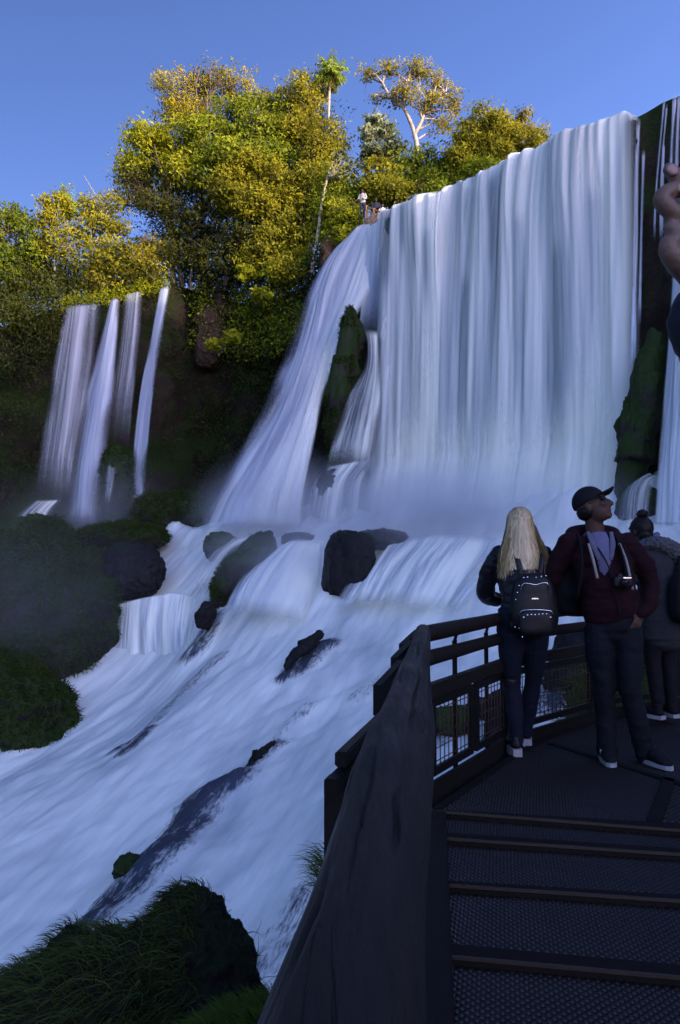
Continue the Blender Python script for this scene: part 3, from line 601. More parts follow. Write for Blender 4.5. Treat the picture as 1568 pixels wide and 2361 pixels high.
def blades(name, Pt, Nr, ln, wd, m, seed, droop=1.0, lean=(0, 0, 0), seg=4, **k):
    rs = np.random.RandomState(seed); n = len(Pt); ln = ln*(.45+.9*rs.rand(n)); d = Nr*.8+rs.randn(n, 3)*.28+np.array(lean)*.5+np.array([0, 0, .35]); d /= np.linalg.norm(d, axis=1, keepdims=True)
    clump = fbm(Pt*2.2, 3, seed)
    side = np.cross(d, rs.randn(n, 3)); side /= np.linalg.norm(side, axis=1, keepdims=True)+1e-9
    p = Pt.copy(); rows = []
    lean = np.array(lean)
    for s in range(seg+1):
        f = s/seg; w_ = wd*(1-f)**.6*(.7+.6*rs.rand(n))
        rows.append((p-side*w_[:, None]/2, p+side*w_[:, None]/2))
        d = d+(np.array([0, 0, -1.0])*droop+lean*1.2)*(.30+.5*f)*(.6+.8*rs.rand(n))[:, None]*.7; d /= np.linalg.norm(d, axis=1, keepdims=True)
        p = p+d*(ln/seg)[:, None]
    V = np.stack([q for r in rows for q in r], 1).reshape(-1, 3); st = 2*(seg+1)
    base = (np.arange(n)*st)[:, None, None]; fc = np.array([[2*s, 2*s+1, 2*s+3, 2*s+2] for s in range(seg)])[None]
    Fc = (base+fc).reshape(-1, 4)
    t0 = np.clip(.42+.35*clump+.22*rs.randn(n), 0, 1); tint = np.clip(t0[:, None]*np.linspace(.55, 1.15, seg+1)[None], 0, 1).repeat(2, axis=1)
    return link(name, mesh_from(name, V, Fc, attr={'tint': tint.ravel()}), m, **k)
def up_filter(mn, extra=None):
    def f(c, n):
        w_ = np.clip((n[:, 2]-mn)*3, 0, 1)
        return w_ if extra is None else w_*extra(c, n)
    return f
pt, nr = surf_points(*ROCKV['f2'], 7000, 1, up_filter(-.25)); blades('grass', pt, nr, .42, .011, M_grass, 1, .8, (-.55, -.25, 0), 5, label='long drooping grass over the foreground boulder at lower left', cat='grass', kind='stuff')
pt, nr = surf_points(*ROCKV['f1'], 4200, 2, lambda c, n: np.clip((c[:, 0].mean()+.06-c[:, 0])*3+.1, 0.04, 1)*(n[:, 2] > -.5)); blades('grass', pt, nr, .36, .010, M_grass, 2, .9, (-.5, -.25, 0), 5, label='grass hanging from the left flank of the bare crowned boulder', cat='grass', kind='stuff')
pt, nr = surf_points(*ROCKV['f1'], 9000, 12, lambda c, n: (n[:, 2] > -.9)*1.0); blades('moss', pt, nr, .024, .006, M_darkmoss, 12, .3, (0, 0, 0), 2, label='short dark moss furring the bare crowned boulder', cat='moss', kind='stuff')
pt, nr = surf_points(*ROCKV['f3'], 5200, 3, up_filter(.0)); blades('grass', pt, nr, .26, .007, M_ggrass, 3, .55, (-.25, -.1, .1), 5, label='fresh green grass tuft in the bottom corner beside the log handrail', cat='grass', kind='stuff')
for key, n_, ln in (('b1', 22000, .55), ('b5', 9000, .3), ('b4', 5000, .3), ('b7', 3000, .4), ('b3', 3500, .3), ('b8', 2500, .35), ('b10', 4000, .4), ('b6', 900, .35)):
    lab = {'b4': 'thin moss on the dark shaded wall beside the low curtain of water', 'b5': 'hanging grass on the long dark bank at the lower left edge', 'b1': 'hanging grass and moss over the great mound on the left bank', 'b7': 'moss on the rounded shoulder right of the great mound', 'b3': 'moss carpet on the flat slab at the foot of the thin falls', 'b8': 'moss on the step between the two brightest thin falls', 'b10': 'moss on the foot of the bay cliff beside the chute', 'b6': 'moss on the hump at the far left edge'}[key]
    pt, nr = surf_points(*ROCKV[key], n_, 30, up_filter(-.35)); blades('moss', pt, nr, ln, .05, M_mossgrass, 5, 1.3, (.05, -.3, 0), 3, label=lab, cat='moss', kind='stuff')
for key, n_, lab in (('p1', 3500, 'moss furring the tall narrow pillar'), ('r1', 2500, 'moss on the tall rock amid the rapids')):
    pt, nr = surf_points(*ROCKV[key], n_, 31, lambda c, n: (n[:, 1] < .4)*1.0*(fbm(c*.8, 3, 8) > -.05)+.02); blades('moss', pt, nr, .22, .05, M_mossgrass, 6, 1.5, (0, -.1, 0), 2, label=lab, cat='moss', kind='stuff')
# tuft just outside the handrail, and grass under the boards of the platform
pt = np.array([P(742, 2005, 5.2)])+np.random.RandomState(3).randn(260, 3)*np.array([.03, .1, .05])
blades('grass_tuft', pt, np.tile([-.5, -.2, .6], (260, 1)), .15, .005, M_ggrass, 9, .7, (-.35, 0, 0), 5, label='small dark tuft of grass poking out left of the thick log handrail', cat='grass')
WOOD = False; MIST = True
# ------------------------------------------------------------------ trees
M_bark = plain('bark', (.16, .12, .085), .9, var=.4, scale=6, bump=.5, dist=.03)
M_palebark = plain('pale_bark', (.40, .34, .26), .85, var=.3, scale=5, bump=.4, dist=.02)
M_darkbark = plain('dark_bark', (.06, .045, .035), .9, var=.4, scale=6, bump=.5, dist=.03)
LEAF = {'olive': leafy('olive_leaves', [(0, (.07, .07, .008)), (.5, (.34, .32, .018)), (1, (.50, .44, .03))], trans=.42),
        'gold': leafy('golden_leaves', [(0, (.08, .065, .008)), (.5, (.40, .335, .020)), (1, (.54, .46, .035))], trans=.42),
        'green': leafy('green_leaves', [(0, (.04, .06, .006)), (.5, (.20, .26, .014)), (1, (.40, .42, .025))], trans=.42),
        'dark': leafy('dark_leaves', [(0, (.014, .018, .004)), (.5, (.055, .065, .009)), (1, (.16, .16, .02))], trans=.35),  # on low undergrowth this darker leaf colour stands in for shade
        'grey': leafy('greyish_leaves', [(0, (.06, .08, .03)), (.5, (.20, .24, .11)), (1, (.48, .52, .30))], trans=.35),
        'shade': leafy('shade_toned_leaves', [(0, (.008, .012, .004)), (.5, (.024, .032, .007)), (1, (.06, .07, .014))], trans=.3),  # darkest leaves: shade of the lower walls put into the colour
        'lime': leafy('lime_leaves', [(0, (.09, .12, .006)), (.5, (.32, .34, .012)), (1, (.56, .54, .03))], trans=.48),
        'palm': leafy('palm_leaves', [(0, (.26, .19, .04)), (.5, (.30, .42, .05)), (1, (.50, .60, .10))], trans=.45)}
def leaves_geo(C, size, rs, up=.5, aspect=.5, tint=None, out=None):
    n = len(C); a = rs.randn(n, 3); a /= np.linalg.norm(a, axis=1, keepdims=True)
    nn = rs.randn(n, 3)*.5+np.array([.55, -.55, up*1.6]); 
    if out is not None: nn = nn+out*1.0
    b = np.cross(nn, a); b /= np.linalg.norm(b, axis=1, keepdims=True)+1e-9
    L = (size*(.55+.9*rs.rand(n)))[:, None]; W_ = L*aspect*(.7+.6*rs.rand(n))[:, None]; bend = np.cross(a, b)*L*.18
    V = np.stack([C-a*L*.5, C+b*W_*.5+bend*.2, C+a*L*.5-bend, C-b*W_*.5+bend*.2], 1).reshape(-1, 3)
    return V, np.arange(n*4).reshape(n, 4), (None if tint is None else np.repeat(tint, 4))
def crown_pts(lobes, nclump, per, crad, rs, shell=.5):
    vol = np.array([(l[3]*l[4]*l[5])**.66 for l in lobes]); vol /= vol.sum(); CL = []; OUT = []
    for l, v in zip(lobes, vol):
        c = P(l[0], l[1], l[2]); s = l[2]/F; rad = np.array([l[3]*s, l[5], l[4]*s]); n = max(2, int(nclump*v))
        d = rs.randn(n, 3); d /= np.linalg.norm(d, axis=1, keepdims=True); r = (shell+(1-shell)*rs.rand(n))*(1+.16*fbm(d*2.2+c, 3, 4))
        CL.append(c+d*r[:, None]*rad); OUT.append(d)
    CL = np.concatenate(CL); OUT = np.concatenate(OUT); n = len(CL)
    j = rs.rand(n)*.5+.75; tb = np.clip(.45+.20*rs.randn(n)+.45*fbm(CL*.6, 3, 9)+.10*OUT[:, 2], 0, 1)
    pts = (CL[:, None]+rs.randn(n, per, 3)*np.array([1, 1, .62])*(crad*j)[:, None, None]*.55).reshape(-1, 3)
    tint = np.clip(np.repeat(tb, per)+.10*rs.randn(n*per), 0, 1)
    return CL, pts, tint, np.repeat(OUT, per, axis=0)
def limb_path(a, b, rs, n=6, sag=.12):
    t = np.linspace(0, 1, n)[:, None]; L = np.linalg.norm(b-a); off = rs.randn(3)*L*sag*.6; off[2] = abs(off[2])*.6+L*.05
    return a+(b-a)*t+np.sin(PI*t)*off+rs.randn(n, 3)*L*.02*np.sin(PI*t)
def tree(name, label, trunk, lobes, leaf='olive', nclump=120, per=34, lsize=.24, crad=.75, bark=None, tr=(.16, .05), nbr=22, seed=1, group='trees on the plateau above the falls', cat='tree', shell=.5, aspect=.5, fork=None, minor=.022, dens=1.9):
    rs = np.random.RandomState(seed); tp_ = spline([P(*q) for q in trunk], 12); nclump = int(nclump*dens); lsize *= 1.12
    root = thing(name, label, cat, tuple(tp_[0]), group=group)
    mb = MB(); rr = np.linspace(tr[0], tr[1], 12); rr[0] *= 1.3; mb.tube(tp_, rr, 8)
    forks = []
    for fk in (fork or []):
        fp = spline([P(*q) for q in fk], 12); mb.tube(fp, np.linspace(tr[1]*1.05, tr[1]*.35, 12), 7); forks.append(fp)
    CL, pts, tint, out = crown_pts(lobes, nclump, per, crad, rs, shell)
    src = np.concatenate([tp_[5:]]+[f[3:] for f in forks])
    for i in rs.choice(len(CL), min(nbr, len(CL)), replace=False):
        e = CL[i]; dd = np.linalg.norm(src-e, axis=1)+np.maximum(0, src[:, 2]-e[2])*2; k = rs.choice(np.argsort(dd)[:4]); s0 = src[k]
        p = limb_path(s0, e, rs); mb.tube(p, np.linspace(tr[1]*.6, minor, 6), 5)
        for q in range(2):
            e2 = e+rs.randn(3)*crad*.9; mb.tube(limb_path(p[3+q], e2, rs, 4), np.linspace(minor*1.5, minor*.6, 4), 4)
    child('trunk', mb.mesh('trunk'), bark or M_bark, root)
    V, Fc, tt = leaves_geo(pts, lsize, rs, .5, aspect, tint, out)
    child('crown', mesh_from('crown', V, Fc, attr={'tint': tt}, smooth=False), LEAF[leaf], root)
    return root
def palm(label, trunk, head, rpx, seed, fr=34, r0=.17, group='palms'):
    rs = np.random.RandomState(seed); tp_ = spline([P(*q) for q in trunk], 16); root = thing('palm_tree', label, 'palm tree', tuple(tp_[0]), group=group)
    mb = MB(); rr = np.linspace(r0, r0*.62, 16)*(1+.04*np.sin(np.arange(16)*2.1)); mb.tube(tp_, rr, 9); child('trunk', mb.mesh('trunk'), M_palebark, root)
    c = tp_[-1]; L0 = rpx*head[2]/F; mb = MB(); V = []; tint = []
    stalks = MB(); LV = []; LT = []
    for k in range(fr):
        az = rs.rand()*2*PI; el = R(80)-R(150)*(k/fr)**1.0; L = L0*(.8+.35*rs.rand())*(1.0 if el > 0 else .85)
        d = np.array([math.cos(az)*math.cos(el), math.sin(az)*math.cos(el), math.sin(el)]); p = c.copy(); pts = [p.copy()]; n = 9
        for s in range(n): d = d+np.array([0, 0, -.17*(1 if el < R(60) else .5)]); d /= np.linalg.norm(d); p = p+d*L/n; pts.append(p.copy())
        pts = np.array(pts); stalks.tube(pts, np.linspace(.025, .006, len(pts)), 4)
        m = 26; u = np.linspace(.12, 1, m); bp = np.stack([np.interp(u, np.linspace(0, 1, n+1), pts[:, q]) for q in range(3)], 1); T = np.gradient(bp, axis=0); T /= np.linalg.norm(T, axis=1, keepdims=True)
        sd_ = np.cross(T, [0, 0, 1]); sd_ /= np.linalg.norm(sd_, axis=1, keepdims=True)+1e-9
        dead = k > fr*.80
        for sg in (-1, 1):
            ll = L*.34*np.sin(PI*np.clip(u*.9+.08, 0, 1))**.6*(.8+.4*rs.rand(m)); dr = sd_*sg*.75+T*.5+np.array([0, 0, -.35])+rs.randn(m, 3)*.22; dr /= np.linalg.norm(dr, axis=1, keepdims=True)
            w_ = np.cross(dr, T); w_ /= np.linalg.norm(w_, axis=1, keepdims=True)+1e-9; w_ = w_*.035
            tip = bp+dr*ll[:, None]+np.array([0, 0, -.25])*ll[:, None]; LV.append(np.stack([bp-w_*.6, bp+dr*ll[:, None]*.5-w_, tip, bp+dr*ll[:, None]*.5+w_], 1).reshape(-1, 3))
            LT.append(np.repeat(np.clip((.1 if dead else .62)+.2*rs.randn(m), 0, 1), 4))
    V = np.concatenate(LV); child('frond_stalks', stalks.mesh('frond_stalks'), M_bark, root)
    child('fronds', mesh_from('fronds', V, np.arange(len(V)).reshape(-1, 4), attr={'tint': np.concatenate(LT)}, smooth=False), LEAF['palm'], root)

# left edge group
tree('broadleaf_tree', 'dark round tree at the left edge of the picture', [(30, 740, 48), (34, 660, 48), (40, 590, 48), (46, 540, 48)], [(40, 540, 48, 62, 50, 1.8), (0, 610, 47.5, 70, 60, 1.8), (78, 590, 48, 40, 40, 1.3), (20, 500, 48.5, 55, 24, 1.4), (-60, 560, 48, 60, 80, 2)], 'green', 130, 34, .22, .6, seed=11)
tree('broadleaf_tree', 'slender tree with feathery crown right beside the small left palm', [(124, 700, 47.6), (126, 620, 47.8), (124, 540, 48), (128, 480, 48)], [(128, 470, 48, 36, 26, 1.0), (112, 510, 48, 32, 28, 1.0), (140, 560, 47.6, 30, 40, 1.0), (96, 560, 47.8, 22, 36, .8)], 'olive', 56, 30, .2, .45, M_palebark, (.09, .04), 14, seed=12, minor=.014)
palm('small palm rising between the left edge trees', [(158, 700, 49.5), (150, 620, 49.5), (152, 540, 49.5), (155, 470, 49.5)], (155, 470, 49.5), 48, 3, 26, .12)
tree('broadleaf_tree', 'open golden tree with pale forked limb left of the great tree', [(205, 700, 49.5), (215, 620, 49.5), (232, 550, 49.5), (250, 500, 49.5)], [(210, 480, 49.5, 44, 28, 1.3), (250, 510, 49.5, 50, 45, 1.6), (195, 540, 49, 40, 36, 1.2), (262, 462, 50, 26, 16, .9), (215, 600, 49, 60, 45, 1.5), (270, 590, 49, 50, 50, 1.5)], 'olive', 110, 30, .2, .55, M_palebark, (.11, .05), 22, seed=13)
tree('broadleaf_tree', 'low yellowish tree leaning over the brink of the thin falls', [(300, 700, 50.5), (290, 650, 50), (300, 610, 50)], [(280, 610, 50, 60, 50, 1.6), (335, 630, 50, 50, 40, 1.4), (230, 650, 49, 50, 34, 1.2), (350, 580, 50.5, 45, 40, 1.3)], 'gold', 90, 32, .2, .55, tr=(.1, .05), seed=14)
# the great tree group
tree('broadleaf_tree', 'tall airy tree forming the highest left part of the great wooded mass', [(470, 660, 53), (466, 520, 53), (460, 380, 53), (455, 270, 53)], [(420, 215, 53, 66, 50, 2.2), (480, 190, 53, 60, 38, 2), (545, 200, 53.4, 62, 46, 2), (600, 225, 53.6, 40, 36, 1.4), (400, 260, 52.6, 50, 34, 1.7), (370, 190, 53, 22, 30, .9), (450, 270, 52.4, 70, 40, 2)], 'gold', 210, 28, .17, .5, dens=1.5, tr=(.24, .09), nbr=60, seed=21, shell=.3)
tree('broadleaf_tree', 'sunlit round crowned tree on the left flank of the great wooded mass', [(400, 660, 51.5), (396, 540, 51.5), (380, 430, 51.5), (368, 370, 51.5)], [(345, 345, 51.4, 56, 56, 2.2), (400, 330, 51, 60, 50, 2.2), (310, 390, 51.6, 40, 44, 1.6), (420, 400, 50.8, 55, 45, 2), (330, 310, 51.8, 40, 26, 1.4)], 'lime', 150, 34, .22, .6, tr=(.2, .08), nbr=26, seed=22, shell=.55)
tree('broadleaf_tree', 'dusky fine twigged tree leaning out left below the sunlit round crown', [(420, 660, 51), (400, 560, 51), (360, 480, 51), (330, 440, 51)], [(305, 420, 51, 42, 46, 1.6), (345, 470, 50.8, 50, 40, 1.7), (290, 460, 51, 28, 26, 1.0), (400, 480, 50.6, 45, 40, 1.5)], 'dark', 90, 26, .16, .6, M_darkbark, (.15, .06), 60, seed=23, shell=.3, minor=.016)
tree('broadleaf_tree', 'massive olive tree filling the heart of the great wooded mass', [(560, 650, 51.5), (556, 520, 51.5), (550, 420, 51.5), (545, 330, 51.5)], [(590, 260, 51.4, 70, 40, 2.2), (640, 380, 50.8, 80, 50, 2.2), (545, 300, 51.4, 90, 50, 2.8), (480, 330, 51, 70, 60, 2.5), (620, 320, 51.2, 80, 55, 2.6), (560, 380, 50.2, 100, 52, 2.6), (660, 280, 51.8, 60, 50, 2), (500, 400, 50.2, 70, 45, 2)], 'green', 340, 36, .23, .65, tr=(.3, .1), nbr=34, seed=24, shell=.6)
tree('broadleaf_tree', 'drooping dark olive tree in front at the middle of the great wooded mass', [(600, 650, 49.6), (596, 560, 49.6), (590, 480, 49.6), (586, 420, 49.6)], [(585, 400, 49.4, 74, 40, 1.9), (530, 440, 49.2, 60, 46, 1.8), (650, 440, 49.4, 60, 50, 1.8), (590, 470, 48.8, 80, 40, 1.8), (690, 500, 49, 45, 50, 1.5)], 'olive', 290, 34, .21, .55, M_darkbark, (.2, .07), 26, seed=25, shell=.55)
tree('broadleaf_tree', 'low shadowy tree filling the shade under the great wooded mass', [(520, 660, 50), (522, 600, 50), (530, 560, 50)], [(470, 510, 50, 60, 50, 1.5), (560, 550, 49.6, 70, 50, 1.5), (640, 540, 49.6, 60, 50, 1.4), (420, 570, 50.6, 60, 50, 1.5), (500, 600, 49.6, 70, 40, 1.4)], 'dark', 130, 32, .2, .55, M_darkbark, (.14, .05), 20, seed=29)  # dark leaf colour stands in for the shade under the crowns
tree('broadleaf_tree', 'yellow green tree on the right flank of the great wooded mass behind the tall palm', [(700, 620, 50.4), (706, 500, 50.4), (700, 380, 50.4), (690, 300, 50.4)], [(700, 230, 50.6, 38, 50, 1.6), (690, 300, 50.4, 60, 50, 2), (730, 350, 50, 50, 60, 1.7), (720, 430, 49.6, 55, 60, 1.8), (770, 330, 50.4, 36, 60, 1.3), (740, 200, 51, 22, 40, .9), (660, 220, 51, 26, 26, 1), (695, 185, 51, 16, 22, .7)], 'olive', 210, 32, .2, .55, tr=(.2, .07), nbr=34, seed=26, shell=.45)
tree('shrub', 'leafy bamboo like thicket hanging beside the pale slender trunk', [(770, 560, 47.6), (772, 480, 47.6), (770, 420, 47.6)], [(766, 420, 47.6, 34, 50, 1.2), (776, 490, 47.4, 40, 50, 1.3), (740, 520, 47.6, 36, 50, 1.2), (790, 440, 47.8, 22, 40, .9)], 'lime', 90, 36, .17, .5, tr=(.07, .03), nbr=18, seed=27, cat='shrub')
tree('broadleaf_tree', 'vine covered tree above the rock outcrop with foliage hanging to the brink', [(650, 650, 48.8), (655, 590, 48.8), (660, 540, 48.8)], [(640, 550, 48.4, 55, 50, 1.5), (700, 570, 48, 40, 60, 1.2), (600, 590, 48.6, 50, 40, 1.4), (670, 620, 47.8, 50, 40, 1.2)], 'olive', 120, 32, .19, .5, M_darkbark, (.12, .05), 22, seed=28)
for k, (px, lean) in enumerate(((440, 6), (468, -4), (498, 8), (520, 2), (545, -6), (572, 5), (628, -5), (652, 6))):   # dark stems under the crowns
    rs = np.random.RandomState(60+k); root = thing('bare_stem', 'dark bare stem rising in the shade under the great wooded mass', 'tree', tuple(P(px, 660, 51.5)), group='dark stems under the great trees')
    mb = MB(); mb.tube(spline([P(px, 670, 51), P(px+lean*.4, 590, 51), P(px+lean, 500, 51), P(px+lean*2, 430, 51.3)], 10)+rs.randn(10, 3)*.03, np.linspace(.10, .05, 10)*(.6+.7*rs.rand()), 7)
    child('trunk', mb.mesh('trunk'), M_darkbark if k % 3 else M_bark, root)
palm('tall palm with long pale trunk above the great wooded mass', [(752, 520, 50.4), (757, 400, 50.4), (757, 300, 50.4), (760, 205, 50.4), (763, 168, 50.4)], (763, 168, 50.4), 50, 5, 46, .12)
# pale slender trunk with whorled leaves
root = thing('slender_tree', 'slender pale trunked tree rising from the rock outcrop to umbrella leaves', 'tree', tuple(P(720, 628, 46.6)))
mb = MB(); mb.tube(spline([P(718, 630, 46.6), P(730, 560, 46.6), P(742, 470, 46.8), (P(756, 405, 46.8)), P(768, 372, 46.8)], 18), np.linspace(.13, .05, 18), 8)
for e in ((800, 362), (822, 374), (792, 350), (778, 352), (812, 395), (770, 400)):
    mb.tube(spline([P(756, 405, 46.8), P((756+e[0])/2+6, (405+e[1])/2+6, 46.7), P(*e, 46.6)], 6), np.linspace(.04, .02, 6), 5)
child('trunk', mb.mesh('trunk'), M_palebark, root)
rs = np.random.RandomState(5); LV = []; LT = []
for e in ((800, 362), (822, 374), (792, 350), (778, 352), (812, 395), (770, 400), (832, 384), (806, 376)):
    c = P(*e, 46.6)
    for q in range(16):
        a = rs.rand()*2*PI; d = np.array([math.cos(a), math.sin(a), -.35+.3*rs.randn()]); s = np.array([-d[1], d[0], .2]); L = .34+.2*rs.rand(); o = c+rs.randn(3)*.1
        LV += [o, o+d*L*.55+s*.11, o+d*L+np.array([0, 0, -.1]), o+d*L*.55-s*.11]; LT += [np.clip(.5+.25*rs.randn(), 0, 1)]*4
child('crown', mesh_from('crown', LV, np.arange(len(LV)).reshape(-1, 4), attr={'tint': LT}, smooth=False), LEAF['grey'], root)
# right group behind the brink
tree('umbrella_tree', 'spreading flat topped tree with bare curved limbs against the sky', [(962, 400, 51), (962, 345, 51), (956, 310, 51), (948, 285, 51)],
     [(850, 165, 51, 26, 14, 1.0), (905, 160, 51, 46, 16, 1.8), (960, 165, 51, 40, 20, 1.8), (1000, 190, 51, 30, 22, 1.5), (930, 215, 50.5, 40, 24, 1.8), (985, 235, 50.6, 46, 26, 1.8), (1045, 235, 51, 28, 26, 1.5), (870, 225, 51, 22, 9, .9), (1030, 200, 51.4, 12, 10, .6), (1020, 285, 51, 34, 20, 1.3)], 'gold', 170, 24, .17, .42, M_palebark, (.2, .13), 60, seed=31, shell=.2, minor=.016, dens=1.15,
     fork=[[(948, 285, 51), (930, 248, 51), (900, 225, 51), (878, 185, 51), (848, 165, 51)], [(956, 310, 51), (972, 280, 51), (985, 240, 51), (1010, 215, 51), (1040, 225, 51)], [(930, 248, 51), (935, 215, 51), (940, 185, 51), (958, 160, 51)], [(900, 225, 51), (880, 222, 51), (862, 218, 51)]])
tree('broadleaf_tree', 'rounded golden green tree right of the spreading tree, just over the brink', [(1078, 430, 47), (1076, 380, 47), (1084, 340, 47)], [(1115, 285, 47, 60, 30, 2), (1085, 330, 46.6, 50, 40, 1.7), (1150, 320, 47, 60, 40, 2), (1200, 335, 47.4, 50, 26, 1.6), (1060, 370, 46.4, 40, 30, 1.3), (1130, 360, 46.6, 50, 30, 1.5), (1230, 345, 47.6, 26, 14, .9)], 'olive', 190, 34, .2, .5, M_darkbark, (.2, .08), 30, seed=32, fork=[[(1078, 400, 47), (1050, 395, 47), (1030, 410, 47)], [(1076, 380, 47), (1110, 350, 47), (1140, 330, 47)]])
tree('broadleaf_tree', 'thin rusty crowned tree far right above the brink', [(1205, 380, 50), (1204, 330, 50), (1202, 290, 50)], [(1205, 270, 50, 22, 14, .9), (1225, 305, 50, 34, 16, 1.1), (1190, 300, 50, 28, 18, 1.0), (1245, 325, 50, 20, 12, .8)], 'gold', 56, 24, .17, .42, M_palebark, (.1, .04), 26, seed=33, shell=.2, minor=.012)
tree('broadleaf_tree', 'dark leafy shrubby tree in shadow below the spreading tree', [(990, 470, 48.5), (985, 420, 48.5), (985, 380, 48.5)], [(985, 380, 48.4, 50, 36, 1.6), (1030, 400, 48, 40, 36, 1.4), (930, 400, 48.6, 46, 36, 1.5), (1000, 430, 47.8, 60, 30, 1.6), (900, 430, 48.2, 40, 36, 1.3)], 'green', 150, 34, .2, .5, M_darkbark, (.14, .06), 20, seed=34)
tree('broadleaf_tree', 'grey green big leaved tree left of the spreading tree', [(868, 450, 49.5), (872, 400, 49.5), (878, 350, 49.5), (872, 320, 49.5)], [(868, 280, 49.5, 26, 12, .9), (850, 310, 49.5, 26, 18, .9), (895, 300, 49.5, 18, 14, .8), (905, 340, 49.2, 34, 26, 1.1), (860, 350, 49, 34, 22, 1.1)], 'grey', 56, 18, .3, .45, M_palebark, (.1, .04), 26, seed=35, shell=.2, minor=.012)
tree('shrub', 'low yellow leaved shrub on the brink below the spreading tree', [(900, 470, 46.6), (905, 440, 46.6)], [(900, 440, 46.4, 40, 30, 1.2), (945, 450, 46, 40, 24, 1.1), (870, 400, 47, 36, 34, 1.2), (850, 440, 47, 20, 26, .9)], 'olive', 90, 32, .18, .42, tr=(.07, .03), seed=36, cat='shrub')
tree('shrub', 'bright bush hanging under the railing of the upper lookout', [(812, 555, 45.6), (815, 520, 45.6), (815, 500, 45.6)], [(812, 505, 45.4, 30, 30, .9), (800, 545, 45.2, 30, 26, .8), (780, 500, 46, 26, 36, .9), (812, 480, 45.6, 14, 12, .5)], 'lime', 80, 34, .16, .36, tr=(.05, .03), seed=37, cat='shrub')
tree('shrub', 'dark bushes between lookout people and the water brink', [(905, 475, 47), (910, 460, 47)], [(890, 455, 47, 26, 20, .9), (935, 465, 46.2, 30, 14, .8), (1000, 440, 45, 36, 16, .9), (860, 440, 47.6, 24, 24, .9)], 'green', 60, 32, .17, .4, M_darkbark, (.06, .03), seed=38, cat='shrub')
# leafy shrubs lit in patches on the shaded wall
for k, (px, py, d, r, lab) in enumerate(((574, 628, 48.4, 26, 'largest of the bright lime sprays of big leaves on the shaded cliff'), (632, 630, 47.8, 17, 'right hand bright lime spray of big leaves on the shaded cliff'), (604, 682, 48, 17, 'lower bright lime spray of big leaves on the shaded cliff'), (534, 778, 48.6, 15, 'lone lime leaf spray glowing on the dark cliff wall'), (492, 794, 49, 9, 'tiny lime leaf spray on the dark cliff beside the brown rock'))):
    tree('shrub', lab, [(px-8, py+24, d+.6), (px-3, py+8, d+.2), (px, py, d)], [(px, py, d, r, r*.8, .5)], 'lime', 22, 12, .34, .26, tr=(.03, .015), nbr=8, seed=70+k, group='bright leaf sprays on the cliff', cat='shrub', minor=.008)
# ------------------------------------------------------------------ undergrowth: one mass nobody could count
def cliff_leaves(name, label, rng, hs, n, leaf, seed, size=.2, off=(.1, 1.0), clump=.5):
    rs = np.random.RandomState(seed); i = rs.randint(rng[0], rng[1], n//14); h = hs[0]+(hs[1]-hs[0])*rs.rand(len(i))**1.3
    c = tp[i].copy(); c[:, 2] -= h; c[:, :2] += NRM[i]*(off[0]+(off[1]-off[0])*rs.rand(len(i))+np.maximum(0, h-8)*.16)[:, None]
    keep = fbm(c*.45, 3, seed) > -.12; c = c[keep]; m = len(c)
    pts = (c[:, None]+rs.randn(m, 14, 3)*clump*.55).reshape(-1, 3); tint = np.clip(np.repeat(.42+.3*fbm(c*.8, 3, 2)+.15*rs.randn(m), 14)+.12*rs.randn(m*14), 0, 1)
    V, Fc, tt = leaves_geo(pts, size, rs, .4, .5, tint, np.repeat(np.c_[NRM[i][keep], np.zeros(m)], 14, axis=0))
    link(name, mesh_from(name, V, Fc, attr={'tint': tt}, smooth=False), LEAF[leaf], label=label, cat='undergrowth', kind='stuff')
def idx(px, py=None):
    q = np.array([CX+F*p[0]/p[1] if p[1] > 5 else -1e9 for p in tp[:300]]); c = np.argmin(np.abs(q-px)); return int(c)
iL0, iL1, iB0, iB1, iM0 = idx(-60), idx(392), idx(400), idx(735), idx(845)
def iat(q):
    q = np.asarray(q, float); return int(np.argmin(np.linalg.norm(tp-q, axis=1)))
iL0, iL1, iB0, iB1, iM0 = iat(P(-60, 770, 44)), iat(P(392, 655, 50)), iat(P(440, 664, 52)), iat(P(735, 610, 47.5)), iat(P(840, 526, 44.6))
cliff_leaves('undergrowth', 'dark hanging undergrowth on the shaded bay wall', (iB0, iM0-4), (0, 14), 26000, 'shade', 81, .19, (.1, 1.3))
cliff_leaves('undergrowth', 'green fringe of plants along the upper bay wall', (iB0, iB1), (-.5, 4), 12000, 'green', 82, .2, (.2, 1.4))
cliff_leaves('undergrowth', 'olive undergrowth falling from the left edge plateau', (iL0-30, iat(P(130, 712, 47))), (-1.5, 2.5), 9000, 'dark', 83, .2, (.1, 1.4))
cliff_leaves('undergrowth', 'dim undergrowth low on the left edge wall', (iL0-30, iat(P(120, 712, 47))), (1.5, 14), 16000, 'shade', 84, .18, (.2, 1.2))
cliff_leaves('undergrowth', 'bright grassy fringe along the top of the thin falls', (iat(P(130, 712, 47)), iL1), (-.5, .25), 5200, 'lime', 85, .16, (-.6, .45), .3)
cliff_leaves('undergrowth', 'dark moss and ferns between the thin falls', (iat(P(110, 712, 47)), iL1+6), (.2, 12), 9000, 'shade', 86, .13, (-.1, .35), .4)
